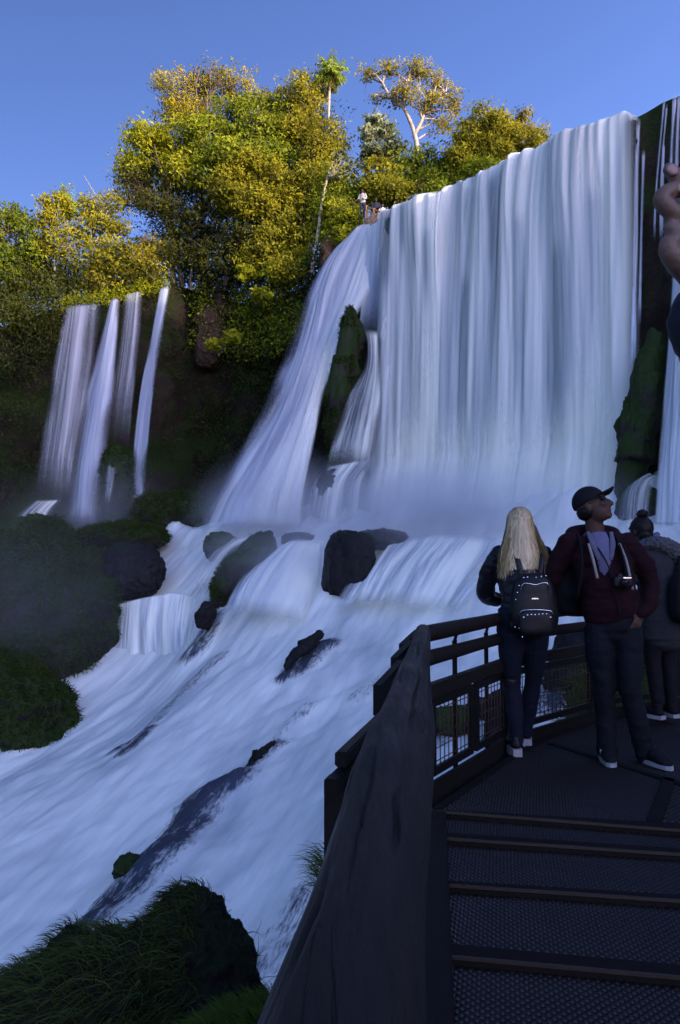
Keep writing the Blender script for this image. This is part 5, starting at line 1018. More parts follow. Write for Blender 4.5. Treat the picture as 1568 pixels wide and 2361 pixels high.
def shade_hair():
    t = NT('blonde_hair'); a = t.attr('tint'); col = t.ramp(a, [(0, (.12, .08, .03)), (.45, (.40, .30, .14)), (1, (.70, .58, .32))])
    n = t.noise(1, map=(60, 60, 4), detail=3); return t.pbr(t.mix(t.math('MULTIPLY', n, .45), col, (.14, .09, .04)), .42, 0, None, .6)
M_blonde = shade_hair()
def person(label, loc, rz, group=None): return thing('person', label, 'person', loc, rz, group)
def part(name, me, m, root, **k): return link(name, me, m, root, **k)
def shoe(root, heel, toe, sole_m, up_m, h=.035, w_=.045, ankle=.10):
    heel, toe = np.array(heel, float), np.array(toe, float); d = (toe-heel); L = np.linalg.norm(d); d /= L; x = np.array([d[1], -d[0], 0]); z0 = heel[2]
    mb = MB(); C = []
    for t in np.linspace(0, 1, 15): C.append((t, w_*(.72+.28*math.sin(PI*min(1, t*1.15)))*(1 if t < .85 else math.sqrt(max(.05, 1-((t-.85)/.16)**2)))))
    for zl in (0, h):
        pass
    ring = [heel+d*L*t+x*wd for t, wd in C]+[heel+d*L*t-x*wd for t, wd in C[::-1]]; k = len(ring); V = [p+[0, 0, 0] for p in ring]+[p+[0, 0, h] for p in ring]
    mb.add(np.array(V), [tuple(range(k-1, -1, -1)), tuple(range(k, 2*k))]+[(i, (i+1) % k, (i+1) % k+k, i+k) for i in range(k)])
    up = MB(); limb(up, [heel+d*.03+[0, 0, h+.02], heel+d*L*.45+[0, 0, h+.035], heel+d*L*.75+[0, 0, h+.018], heel+d*(L-.03)+[0, 0, h+.012]], [w_*.82, w_*.95, w_*.95, w_*.7], 14, [1., .95, .6, .5], (0, 0, 1)); limb(up, [heel+d*.045+[0, 0, h+.02], heel+d*.05+[0, 0, ankle]], [w_*.85, w_*.85], 12)
    s = part('shoe', solid('shoe', up, .006, 3), up_m, root); part('sole', mb.mesh('sole', False), sole_m, s); return s

# ---- blonde woman
wp = G(1218, 1747, 0)
W = person('blonde woman with black studded backpack leaning on the railing, seen from behind', (wp[0], wp[1]+.1, 0.0), R(-3))
jk = dict(nk=(0, .07, 1.40), hd=(0, .09, 1.545))
mb = MB(); M_, at = headpose(jk['hd'], R(4), R(-6)); add_head(mb, jk['hd'], M_, at, .96); limb(mb, [(0, .05, 1.36), (0, .075, 1.47)], [.05, .048])
limb(mb, [(0, 0, .90), (0, 0, 1.03), (0, .03, 1.22), (0, .05, 1.36)], [.14, .115, .135, .10], 18, [.68, .68, .7, .6], (0, 1, 0))
for sx in (-1, 1):
    limb(mb, [(sx*.165, .05, 1.335), (sx*.215, .20, 1.10), (sx*.06, .42, 1.02)], [.042, .036, .025]); add_hand(mb, (sx*.06, .42, 1.02), (-sx*.7, .5, -.1), (0, .1, 1), .5, .92, -sx)
limb(mb, [(-.085, 0, .88), (-.075, .02, .47), (-.055, -.03, .10)], [.075, .05, .035]); limb(mb, [(.085, 0, .88), (.085, .12, .47), (.055, .26, .10)], [.075, .05, .035])
part('body', solid('body', mb, .008, 2), M_skin, W)
mb = MB()
limb(mb, [(0, 0, .93), (0, .0, 1.04), (0, .03, 1.21), (0, .045, 1.33), (0, .06, 1.40)], [.168, .150, .180, .165, .075], 22, [.66, .70, .66, .58, .8], (0, 1, 0))
for sx in (-1, 1): limb(mb, [(sx*.15, .05, 1.345), (sx*.205, .10, 1.22), (sx*.225, .20, 1.07), (sx*.15, .34, 1.02), (sx*.075, .41, 1.02)], [.066, .070, .064, .056, .042], 14)
part('jacket', solid('jacket', mb, .009, 3, wrinkle(.012, (12, 12, 24), 3)), M_leather, W)
mb = MB(); limb(mb, [(0, 0, .98), (0, -.015, .90), (0, -.01, .84)], [.165, .182, .172], 20, [.68, .74, .72], (0, 1, 0))
limb(mb, [(-.085, -.005, .86), (-.085, .0, .70), (-.075, .03, .48), (-.066, -.005, .32), (-.055, -.03, .09)], [.098, .088, .060, .060, .044]); limb(mb, [(.085, -.005, .86), (.09, .05, .70), (.088, .12, .48), (.072, .17, .32), (.055, .25, .09)], [.098, .088, .060, .060, .044])
part('jeans', solid('jeans', mb, .009, 3, wrinkle(.006, (9, 9, 30), 6)), M_denim, W)
shoe(W, (-.06, -.09, 0), (-.085, .14, 0), M_white, M_bagblack, .05, .042, .11); shoe(W, (.055, .20, 0), (.07, .43, 0), M_white, M_blackfab, .05, .042, .11)
# hair: a cap plus a few hundred long strands
rs = np.random.RandomState(2); NS = 950; hc = np.array(jk['hd'])+[0, -.012, .028]; V = []; TT = []; seg = 13
for i in range(NS):
    a = rs.uniform(-1, 1); back = rs.uniform(-.35, 1); ang = a*R(112)                    # round the head, 0 = straight behind
    r0 = .099+.004*rs.randn(); el0 = rs.uniform(.35, 1)*PI/2 if rs.rand() < .8 else rs.uniform(.1, .9)*PI/2
    dx, dy = math.sin(ang), -math.cos(ang); p = hc+np.array([dx*math.cos(el0)*.082, dy*math.cos(el0)*.105, math.sin(el0)*.103]); pts = [p]
    for e in np.linspace(el0, -.05, 5)[1:]: pts.append(hc+np.array([dx*math.cos(e)*.088, dy*math.cos(e)*.11, math.sin(e)*.105])*(1.0+.02*rs.randn()))
    L = 1.545-1.17+rs.uniform(-.10, .04)-.03*abs(a); q = pts[-1]; fl = rs.uniform(.75, 1.15); wv = rs.uniform(0, 6); wa = .006*rs.rand()
    for k in range(1, 9):
        f = k/8; sp = .10*f**1.3*fl; pts.append(np.array([q[0]*(1+.28*f)+dx*.06*f*fl+wa*math.sin(wv+f*7)+.03*f*(rs.rand()-.5)*.6, min(q[1], .05)*(1-.25*f)-.055*f+(.0 if q[1] < .02 else -.05*f), q[2]-L*f]))
    p = np.array(pts); sd_ = np.cross(np.gradient(p, axis=0), np.array([dx, dy, .15])); sd_ /= np.linalg.norm(sd_, axis=1, keepdims=True)+1e-9; wd = np.linspace(.0045, .0075, len(p)); wd[-2:] *= (.7, .15)
    V.append(np.stack([p-sd_*wd[:, None], p+sd_*wd[:, None]], 1).reshape(-1, 3)); TT.append(np.full(len(p)*2, np.clip(.5+.22*rs.randn(), 0, 1))*np.repeat(np.linspace(.8, 1.1, len(p)), 2))
m = 13; base = np.arange(NS)[:, None, None]*(m*2); fc = np.array([[2*s, 2*s+1, 2*s+3, 2*s+2] for s in range(m-1)])[None]
part('hair', mesh_from('hair', np.concatenate(V), (base+fc).reshape(-1, 4), attr={'tint': np.clip(np.concatenate(TT), 0, 1)}), M_blonde, W)
mb = MB(); ell(mb, hc+[0, -.008, .003], (.084, .104, .102)); limb(mb, [hc+[0, -.03, 0], hc+[0, -.05, -.12], hc+[0, -.075, -.26]], [.080, .088, .095], 16, [1, .5, .25], (0, 1, 0))
V, Fc = np.concatenate(mb.v), mb.f; part('hair_mass', mesh_from('hair_mass', V, Fc, attr={'tint': np.full(len(V), .18)}), M_blonde, W)
# her backpack
BW = thing('backpack', 'black leather backpack with studs and zips on the blonde woman', 'backpack', (wp[0]+.035, wp[1]+.1-.10, 1.0), R(-3))
def sq(c, r, e=.55, n=4, taper=0):
    V, Fc = ICO[n+0]; V = np.sign(V)*np.abs(V)**e; V[:, :2] *= (1-taper*V[:, 2:3]); return V*np.array(r)+np.array(c), Fc
V, Fc = sq((0, -.06, .02), (.150, .085, .205), .6, 5, .16); V[:, 1] -= .012*np.sin(PI*(V[:, 2]+.2)/.45); V = V+.006*fbm(V*9, 3, 2)[:, None]; body = part('bag_body', mesh_from('bag_body', V, Fc), M_bagblack, BW)
V, Fc = sq((0, -.148, -.095), (.115, .035, .085), .55, 4, .05); V = V+.004*fbm(V*11, 3, 4)[:, None]; pocket = part('front_pocket', mesh_from('front_pocket', V, Fc), M_bagblack, BW)
V, Fc = sq((0, -.134, .085), (.095, .018, .085), .6, 4, .15); part('front_flap', mesh_from('front_flap', V, Fc), M_bagblack, BW)
def zipline(root, pts): mb = MB(); mb.tube(spline(pts, 24), .0028, 5); part('zip', mb.mesh('zip'), M_metal, root)
zipline(BW, [(-.108, -.165, -.055), (-.098, -.176, -.022), (-.05, -.184, -.013), (.03, -.184, -.013), (.096, -.176, -.024), (.106, -.165, -.055)])
zipline(BW, [(-.098, -.13, .08), (-.082, -.148, .15), (-.04, -.152, .155), (.0, -.152, .148), (.05, -.152, .160), (.083, -.148, .15), (.098, -.132, .085)])
zipline(BW, [(-.140, -.10, -.10), (-.130, -.125, 0), (-.112, -.125, .09)]); zipline(BW, [(.148, -.10, -.06), (.128, -.125, .02), (.10, -.125, .10)])
mb = MB(); mb.box((-.005, -.1535, .058), (.042, .004, .008)); part('name_plate', mb.mesh('name_plate', False), M_metal, BW)
def stud(root, p, r, m): V, Fc = ICO[2]; part('stud', mesh_from('stud', V*np.array((r, r*.7, r))+np.array(p), Fc, smooth=False), m, root)
for x_, z_ in zip(np.linspace(-.085, .085, 8), (-.062, -.047, -.044, -.044, -.042, -.040, -.040, -.060)): stud(pocket, (x_, -.186, z_), .0062, M_metal)
for k, f in enumerate(np.linspace(0, 1, 7)): stud(BW, (-.132+.028*f-.012*math.sin(PI*f), -.128-.01*f, -.13+.27*f), .0058, M_metal)
for x_, z_ in ((-.07, .192), (-.045, .195), (.01, .193), (.045, .200), (.075, .204)): stud(BW, (x_, -.118, z_), .0058, M_metal)
stud(BW, (-.112, -.165, -.135), .007, M_gold); stud(BW, (-.09, -.16, -.19), .006, M_metal)
for sx in (-1, 1):
    mb = MB(); mb.tube(spline([(sx*.06, .0, .19), (sx*.085, .03, .32), (sx*.095, .09, .372), (sx*.10, .17, .32)], 14), .018, 8, flat=.3); part('strap', mb.mesh('strap'), M_bagblack, BW)

# ---- man in the maroon hoodie
mp = G(1428, 1752, 0)
MN = person('man in maroon hoodie and black cap looking up to the right at the falls', (mp[0], mp[1], 0), R(176))
# local frame: +Y towards the viewer, +X to the left of the picture
sh = .015; mb = MB(); hdc = (.150, .035, 1.665); M_, at = headpose(hdc, R(62), R(24), R(0))
add_head(mb, hdc, M_, at, 1.06); limb(mb, [(.125, .0, 1.46), (.135, .01, 1.54), (.148, .02, 1.62)], [.066, .060, .056])
limb(mb, [(.03, 0, .92), (.06, 0, 1.10), (.09, 0, 1.30), (.115, 0, 1.45)], [.15, .15, .17, .12], 18, [.7, .7, .65, .6], (0, 1, 0))
limb(mb, [(-.105, 0, 1.42), (-.215, -.02, 1.18), (-.130, .075, .945)], [.05, .042, .03]); add_hand(mb, (-.135, .07, .965), (.35, .15, -.8), (-.6, .8, .1), .35, 1.0, 1)
limb(mb, [(.325, 0, 1.42), (.42, -.10, 1.17), (.34, -.30, 1.0)], [.05, .042, .03]); add_hand(mb, (.34, -.30, 1.0), (.0, -1, .1), (0, 0, 1), .5, 1.0, 1)
for a_ in ([(.125, 0, .88), (.10, .02, .48), (.075, 0, .09)], [(-.065, 0, .88), (-.045, .06, .48), (-.155, .06, .09)]): limb(mb, a_, [.085, .058, .042])
part('body', solid('body', mb, .008, 2), M_skin, MN)
mb = MB(); limb(mb, [(.03, 0, .93), (.045, .01, 1.00), (.07, .015, 1.18), (.10, .0, 1.34), (.112, 0, 1.43), (.12, .0, 1.485)], [.182, .186, .190, .198, .158, .085], 24, [.70, .76, .74, .62, .58, .9], (0, 1, 0))
limb(mb, [(-.075, 0, 1.415), (-.185, -.01, 1.27), (-.225, -.01, 1.14), (-.190, .05, 1.02), (-.140, .075, .965)], [.078, .074, .067, .057, .046], 16)
limb(mb, [(.295, 0, 1.415), (.375, -.05, 1.27), (.41, -.11, 1.14), (.38, -.22, 1.05), (.345, -.29, 1.0)], [.078, .074, .066, .057, .046], 16)
limb(mb, [(.245, .04, 1.43), (.27, -.04, 1.475), (.20, -.11, 1.50), (.09, -.12, 1.50), (.0, -.06, 1.485), (-.005, .03, 1.45)], [.035, .05, .055, .055, .05, .035], 12)      # hood round the neck
part('hoodie', solid('hoodie', mb, .009, 3, wrinkle(.014, (9, 9, 20), 9)), M_maroon, MN)
part('tee_shirt', (lambda b: (limb(b, [(.10, .125, 1.20), (.105, .118, 1.32), (.115, .085, 1.43), (.125, .050, 1.475)], [.035, .052, .062, .058], 14, [.45, .45, .45, .5], (0, 1, 0)), solid('tee_shirt', b, .007, 2, wrinkle(.004)))[1])(MB()), M_tee, MN)
for sx in (-1, 1):
    mb = MB(); limb(mb, [(.115+sx*.075, .06, 1.49), (.11+sx*.062, .118, 1.41), (.105+sx*.040, .137, 1.31)], [.016, .022, .014], 10, [.4, .4, .4], (0, 1, 0)); part('shirt_collar', solid('shirt_collar', mb, .006, 2), M_scarf, MN)
for x0, x1, z1 in ((.205, .165, 1.19), (.01, -.055, 1.12)):
    mb = MB(); mb.tube(spline([(x0, .130, 1.415), ((x0+x1)/2, .168, 1.30), (x1, .182, z1)], 14), [.0095]*14, 7); part('drawstring', mb.mesh('drawstring'), M_cord, MN)
mb = MB(); mb.tube(spline([(.085, .150, 1.25), (.06, .172, 1.12), (.02, .165, .94)], 16), .005, 6); part('zip', mb.mesh('zip'), M_blackfab, MN)
mb = MB(); limb(mb, [(.03, 0, .98), (.03, -.01, .90), (.03, 0, .83)], [.178, .182, .170], 20, [.70, .74, .72], (0, 1, 0))
limb(mb, [(.120, 0, .86), (.120, .02, .68), (.100, .03, .48), (.085, .01, .30), (.072, -.01, .06)], [.100, .090, .072, .068, .066]); limb(mb, [(-.065, 0, .86), (-.060, .05, .68), (-.050, .08, .48), (-.095, .06, .30), (-.150, .04, .06)], [.100, .090, .072, .068, .066])
part('jeans', solid('jeans', mb, .009, 3, wrinkle(.013, (8, 8, 17), 12)), M_denim2, MN)
shoe(MN, (.075, -.08, 0), (.10, .20, 0), M_white, M_blackfab, .025, .05, .11); shoe(MN, (-.145, -.02, 0), (-.25, .25, 0), M_white, M_blackfab, .025, .05, .11)
for q0, q1, q2, q3 in (((.122, .0, .045), (.126, .02, .085), (.132, .05, .045), (.134, .065, .08)), ((-.142, .075, .045), (-.150, .09, .085), (-.166, .125, .045), (-.170, .14, .08))):
    mb = MB(); mb.tube([q0, q1, q2, q3], .006, 5); part('shoe_emblem', mb.mesh('shoe_emblem'), M_white, MN)
# cap, hair, glasses follow the head
mb = MB(); e = lambda p, r: ell(mb, at(np.array(p)*1.06), np.array(r)*1.06, M_); V, Fc = ICO[4]; V = V*np.array((.083, .104, .098)); V[:, 2] = np.maximum(V[:, 2], -.012+.05*(V[:, 1] < 0)*V[:, 1]); V = V*1.06+np.array((0, -.013, .036))*1.06
crown_ = (M_@V.T).T+np.array(hdc); cap = part('cap', mesh_from('cap', crown_, Fc), M_blackfab, MN)
br = []; nb_ = 15
for k in range(nb_):
    a_ = -1+2*k/(nb_-1); br += [(a_*.070, .062+.028*(1-a_*a_), .046-.010*a_*a_), (a_*.062, .078+.085*math.sqrt(max(0, 1-a_*a_*.85)), .052-.020*a_*a_)]
Vb = np.array([at(np.array(p)*1.06) for p in br]+[at((np.array(p)+[0, 0, .006])*1.06) for p in br]); n2 = 2*nb_
Fb = [(2*k, 2*k+1, 2*k+3, 2*k+2) for k in range(nb_-1)]+[(n2+2*k, n2+2*k+2, n2+2*k+3, n2+2*k+1) for k in range(nb_-1)]+[(2*k+1, n2+2*k+1, n2+2*k+3, 2*k+3) for k in range(nb_-1)]
part('peak', mesh_from('peak', Vb, Fb), M_blackfab, cap)
mb = MB(); ell(mb, at((0, -.045*1.06, -.02*1.06)), np.array((.078, .070, .055))*1.06, M_); part('hair', solid('hair', mb, .008, 1, wrinkle(.006, (60, 60, 60))), M_hair_d, MN)
for sx in (-1, 1):
    mb = MB(); ell(mb, at((sx*.034, .088, .012)), (.027, .008, .019), M_); mb.tube([at((sx*.062, .075, .016)), at((sx*.086, .0, .012))], .003, 5); part('sunglass_lens', mb.mesh('sunglass_lens'), M_glass, MN)
mw = MB(); mw.tube(np.array([np.array((-.150, .068, .985))+.036*np.array([math.cos(a), .6*math.sin(a), .35*math.cos(a)]) for a in np.linspace(0, 2*PI, 20)]), .006, 6, False); ell(mw, (-.186, .075, .972), (.008, .016, .016)); part('wrist_watch', mw.mesh('wrist_watch'), M_metal, MN)
CMR = thing('compact_camera', 'small black camera hanging on a strap at the chest of the man in maroon', 'camera', (mp[0]-.02, mp[1]-.19, 1.17), R(176))
V, Fc = sq((0, 0, 0), (.062, .022, .036), .4, 4); part('camera_body', mesh_from('camera_body', V, Fc), M_bagblack, CMR)
mb = MB(); mb.tube([(0, .015, 0), (0, .045, -.004), (0, .06, -.006)], [.026, .027, .025], 18); part('lens', mb.mesh('lens'), M_glass, CMR)
mb = MB(); mb.box((0.02, .0, .042), (.028, .026, .016)); part('viewfinder', mb.mesh('viewfinder', False), M_bagblack, CMR); mb = MB(); mb.box((-.02, .024, .026), (.05, .003, .006)); part('trim', mb.mesh('trim', False), M_metal, CMR)
mb = MB()
for sx in (-1, 1): mb.tube(spline([(sx*.06, 0, .02), (sx*.075+.03, -.035, .15), (sx*.10+.07, -.10, .275)], 10), .005, 5)
part('strap', mb.mesh('strap'), M_blackfab, CMR)
BM = thing('backpack', 'plain black backpack on the back of the man in maroon, one strap over his shoulder', 'backpack', (mp[0]-.10, mp[1]+.17, 1.18), R(176))
V, Fc = sq((.10, -.02, -.03), (.185, .10, .23), .65, 5, .1); V = V+.01*fbm(V*7, 3, 2)[:, None]; part('bag_body', mesh_from('bag_body', V, Fc), M_blackfab, BM)
for sx in (.145, -.125):
    mb = MB(); mb.tube(spline([(sx-.0, .06, .22), (sx*.9+.01, .165, .285), (sx*.92+.01, .292, .20), (sx*1.02, .315, .05), (sx*1.06+.01, .25, -.10), (sx, .08, -.14)], 22), .032, 8, flat=.28, up=(1, 0, 0)); part('strap', mb.mesh('strap'), M_blackfab, BM)

# ---- woman with the bun in a grey parka
bp = G(1490, 1672, 0)
BN = person('woman with dark hair bun and grey fur hooded parka behind the man, back turned', (bp[0]+.16, bp[1]+.05, .05), R(22))
mb = MB(); hd = (-.09, .12, 1.49); M_, at = headpose(hd, R(10), R(-8)); add_head(mb, hd, M_, at, .95); limb(mb, [(-.02, .06, 1.30), (-.08, .12, 1.42)], [.05, .048])
limb(mb, [(0, 0, .88), (0, .02, 1.05), (0, .05, 1.25), (-.02, .07, 1.33)], [.14, .13, .14, .09], 16, [.7, .7, .7, .7], (0, 1, 0))
for sx in (-1, 1): limb(mb, [(sx*.16, .07, 1.28), (sx*.20, .20, 1.05), (sx*.06, .40, .95)], [.042, .036, .026]); add_hand(mb, (sx*.06, .40, .95), (-sx*.5, .7, 0), (0, 0, 1), .5, .92, -sx); limb(mb, [(sx*.085, 0, .86), (sx*.08, .03, .45), (sx*.07, 0, .09)], [.07, .048, .036])
part('body', solid('body', mb, .009, 2), M_skin, BN)
mb = MB(); limb(mb, [(.02, -.01, .62), (.02, 0, .82), (.01, .01, 1.02), (0, .04, 1.22), (-.01, .06, 1.31), (-.03, .08, 1.37)], [.20, .205, .195, .205, .165, .09], 22, [.72, .74, .74, .70, .68, .9], (0, 1, 0))
for sx in (-1, 1): limb(mb, [(sx*.15, .06, 1.28), (sx*.215, .10, 1.16), (sx*.235, .18, 1.02), (sx*.16, .32, .96), (sx*.07, .40, .95)], [.080, .082, .074, .062, .046], 14)
part('parka', solid('parka', mb, .010, 3, wrinkle(.012, (9, 9, 20), 15)), M_grey, BN)
mb = MB(); limb(mb, [(-.13, .05, 1.37), (-.06, -.03, 1.385), (.06, -.07, 1.33), (.17, -.06, 1.22), (.22, -.02, 1.12)], [.045, .062, .075, .070, .045], 14); part('fur_hood', solid('fur_hood', mb, .008, 2, wrinkle(.016, (55, 55, 55), 3)), M_fur, BN)
mb = MB(); limb(mb, [(-.19, .13, 1.33), (-.10, .05, 1.385), (.0, .06, 1.42), (.06, .12, 1.425)], [.03, .045, .05, .04], 12); limb(mb, [(.0, .08, 1.435), (.075, .10, 1.46), (.085, .12, 1.44)], [.03, .022, .016], 10); part('scarf', solid('scarf', mb, .008, 2, wrinkle(.01, (30, 30, 30), 5)), M_scarf, BN)
mb = MB(); ell(mb, at((0, -.022, .018)), (.084, .097, .100), M_); ell(mb, at((0, -.05, -.045)), (.070, .055, .05), M_); hb = part('hair', solid('hair', mb, .008, 1, wrinkle(.005, (50, 50, 50))), M_hair_d, BN)
mb = MB(); ell(mb, at((0, -.045, .128)), (.046, .046, .040), M_); part('hair_bun', solid('hair_bun', mb, .006, 1, wrinkle(.008, (60, 60, 60))), M_hair_d, hb)
mb = MB()
for sx in (-1, 1): limb(mb, [(sx*.085, 0, .72), (sx*.08, .02, .46), (sx*.075, 0, .28), (sx*.07, -.01, .08)], [.088, .064, .060, .044])
part('leggings', solid('leggings', mb, .009, 3, wrinkle(.006)), M_blackfab, BN)
for sx in (-1, 1): shoe(BN, (sx*.07, -.07, 0), (sx*.11, .17, 0), M_white, M_blackfab, .028, .044, .10)
BB = thing('backpack', 'black backpack on the woman in grey parka at the right edge', 'backpack', (bp[0]+.25, bp[1]-.10, 1.05), R(22))
V, Fc = sq((0.03, -.04, -.03), (.15, .085, .21), .65, 5, .1); V = V+.008*fbm(V*7, 3, 5)[:, None]; part('bag_body', mesh_from('bag_body', V, Fc), M_blackfab, BB)
mb = MB(); mb.tube(spline([(.02, .03, .16), (.05, .03, .27), (.06, .12, .27)], 10), .026, 8, flat=.35); part('strap', mb.mesh('strap'), M_blackfab, BB)

# ---- someone dark haired just entering at the right edge
E5 = person('dark haired person in blue jacket just cut off by the right edge beyond the parka', (3.33, 7.05, -.02), R(40))
mb = MB(); hd = (-.02, .06, 1.46); M_, at = headpose(hd, 0, 0); add_head(mb, hd, M_, at, .95); limb(mb, [(0, .03, 1.28), (-.01, .05, 1.40)], [.05, .048])
for sx in (-1, 1): limb(mb, [(sx*.16, .03, 1.26), (sx*.21, .05, 1.0), (sx*.17, .16, .82)], [.042, .036, .026]); add_hand(mb, (sx*.17, .16, .82), (0, .5, -.7), (sx, 0, 0), .4, .92, -sx); limb(mb, [(sx*.085, 0, .86), (sx*.08, .02, .45), (sx*.07, 0, .09)], [.07, .048, .036])
limb(mb, [(0, 0, .86), (0, .02, 1.05), (0, .02, 1.28)], [.14, .13, .10], 16, [.7, .7, .7], (0, 1, 0)); part('body', solid('body', mb, .010, 2), M_skin, E5)
mb = MB(); limb(mb, [(0, 0, .80), (0, .01, 1.0), (0, .03, 1.2), (0, .03, 1.33)], [.19, .185, .19, .08], 20, [.7, .7, .66, .9], (0, 1, 0))
for sx in (-1, 1): limb(mb, [(sx*.15, .03, 1.26), (sx*.215, .05, 1.0), (sx*.175, .15, .84)], [.07, .062, .048])
part('jacket', solid('jacket', mb, .010, 3, wrinkle(.01)), plain('navy_jacket', (.01, .013, .03), .85), E5)
mb = MB(); ell(mb, at((0, -.022, .02)), (.086, .10, .10), M_); ell(mb, at((0, -.05, -.06)), (.075, .05, .08), M_); part('hair', solid('hair', mb, .009, 1, wrinkle(.005, (50, 50, 50))), M_hair_d, E5)
mb = MB()
for sx in (-1, 1): limb(mb, [(sx*.085, 0, .84), (sx*.08, .02, .46), (sx*.07, -.01, .08)], [.098, .068, .050])
part('trousers', solid('trousers', mb, .010, 3), M_blackfab, E5)
for sx in (-1, 1): shoe(E5, (sx*.07, -.07, 0), (sx*.10, .17, 0), M_white, M_blackfab, .028, .044, .10)

# ---- the person close by on the right, only a raised hand and sleeve in view
hp = np.array((.86, .66, -.12)); HP = person('person close at the right edge, only a raised hand and dark sleeve in view', tuple(hp), 0)
L_ = lambda px, py, d: P(px, py, d)-hp
mb = MB(); ell(mb, L_(1636, 545, .905), (.026, .024, .050), np.array(Matrix.Rotation(R(14), 3, 'Y')))
limb(mb, [L_(1660, 480, .905), L_(1606, 446, .895), L_(1566, 414, .885), L_(1543, 390, .885)], [.0115, .0105, .0098, .0080], 12)
limb(mb, [L_(1640, 520, .905), L_(1584, 512, .888), L_(1527, 465, .88), L_(1546, 440, .882), L_(1582, 437, .888)], [.0125, .0112, .0108, .0104, .0088], 12)
limb(mb, [L_(1650, 545, .905), L_(1600, 548, .890), L_(1554, 533, .884), L_(1549, 517, .886), L_(1578, 503, .892), L_(1612, 500, .905)], [.0118, .0112, .0105, .0098, .0092, .0085], 12)
limb(mb, [L_(1650, 556, .905), L_(1590, 552, .890), L_(1547, 560, .884), L_(1544, 580, .884), L_(1566, 606, .888), L_(1600, 632, .895), L_(1640, 655, .90)], [.0110, .0112, .0118, .0125, .0150, .0190, .0230], 12)
limb(mb, [L_(1650, 600, .915), L_(1680, 545, .935), L_(1672, 490, .945), L_(1656, 455, .935)], [.018, .015, .012, .0095], 12)
wr = L_(1642, 660, .90); el = L_(1745, 985, .80); shd = np.array((.0, .02, 1.42))+np.array((-.17, 0, 0))
limb(mb, [L_(1636, 560, .905), L_(1630, 608, .90), wr], [.026, .030, .028], 14); limb(mb, [wr, (wr+el)/2, el], [.030, .040, .043]); limb(mb, [el, (el+shd)/2, shd], [.043, .048, .054])
limb(mb, [(.17, .02, 1.42), (.28, .10, 1.18), (.16, .32, 1.36)], [.052, .043, .03]); add_hand(mb, (.16, .32, 1.36), (-.3, .5, .6), (.6, .5, 0), .6, 1, 1)
hd = (.06, .03, 1.66); M_, at = headpose(hd, 0, R(8)); add_head(mb, hd, M_, at, 1.0); limb(mb, [(.0, .0, 1.44), (.04, .02, 1.58)], [.058, .056]); limb(mb, [(0, 0, .92), (0, 0, 1.15), (0, .0, 1.44)], [.15, .15, .12], 16, [.7, .7, .7], (0, 1, 0))
for sx in (-1, 1): limb(mb, [(sx*.09, 0, .90), (sx*.09, .02, .48), (sx*.09, 0, .09)], [.08, .055, .04])
crease = lambda V: -.0009*np.maximum(0, fbm(V*np.array((150, 150, 260)), 2, 5))-.0006*fbm(V*90, 3, 8)
part('body', solid('body', mb, .0030, 3, crease), hand_skin(), HP)
M_nail = plain('nail', (.30, .19, .16), .3, 0, .08, 80, .05, .0005)
for px, py, d, ax in ((1550, 392, .8755, 45), (1574, 434, .8755, 6)):
    V, Fc = ICO[3]; V = np.sign(V)*np.abs(V)**.8*np.array((.0068, .0028, .0056)); V = V@np.array(Matrix.Rotation(R(ax), 3, 'Y')).T; part('finger_nail', mesh_from('finger_nail', V+L_(px, py, d), Fc), M_nail, HP)
mb = MB(); a0 = L_(1640, 648, .90); limb(mb, [a0, L_(1640, 690, .89), L_(1648, 745, .88), L_(1690, 850, .85), el], [.031, .038, .042, .047, .060], 18); limb(mb, [el, (el+shd)/2, shd], [.064, .072, .082], 16)
limb(mb, [L_(1640, 735, .885), L_(1642, 752, .88)], [.048, .047], 18)
limb(mb, [(.17, .02, 1.42), (.29, .10, 1.18), (.18, .29, 1.34)], [.08, .066, .046]); limb(mb, [(0, 0, .88), (0, .0, 1.1), (0, .01, 1.3), (0, 0, 1.42), (.01, 0, 1.5)], [.20, .20, .21, .17, .08], 22, [.7, .7, .64, .6, .9], (0, 1, 0))
part('jacket', solid('jacket', mb, .007, 3, wrinkle(.008, (22, 22, 40), 8)), plain('navy_shell', (.008, .009, .016), .6, 0, .2, 30, .3, .002), HP)
mb = MB(); ell(mb, at((0, -.022, .03)), (.086, .102, .10), M_); part('hair', solid('hair', mb, .009, 1, wrinkle(.005, (50, 50, 50))), M_hair_d, HP)
mb = MB(); limb(mb, [(0, 0, .98), (0, 0, .86)], [.18, .18], 18, [.7, .72], (0, 1, 0))
for sx in (-1, 1): limb(mb, [(sx*.09, 0, .86), (sx*.09, .02, .48), (sx*.09, -.01, .06)], [.10, .075, .065])
part('jeans', solid('jeans', mb, .010, 3, wrinkle(.01)), M_denim2, HP)
for sx in (-1, 1): shoe(HP, (sx*.09, -.08, 0), (sx*.12, .19, 0), M_white, M_blackfab, .028, .047, .10)
PH = thing('phone', 'black phone held up by the raised hand at the right edge', 'phone', tuple(P(1672, 455, .93)))
V, Fc = sq((0, 0, 0), (.040, .0048, .078), .35, 4); V = V@np.array(Matrix.Rotation(R(68), 3, 'Y')).T; part('phone_body', mesh_from('phone_body', V, Fc), M_glass, PH)

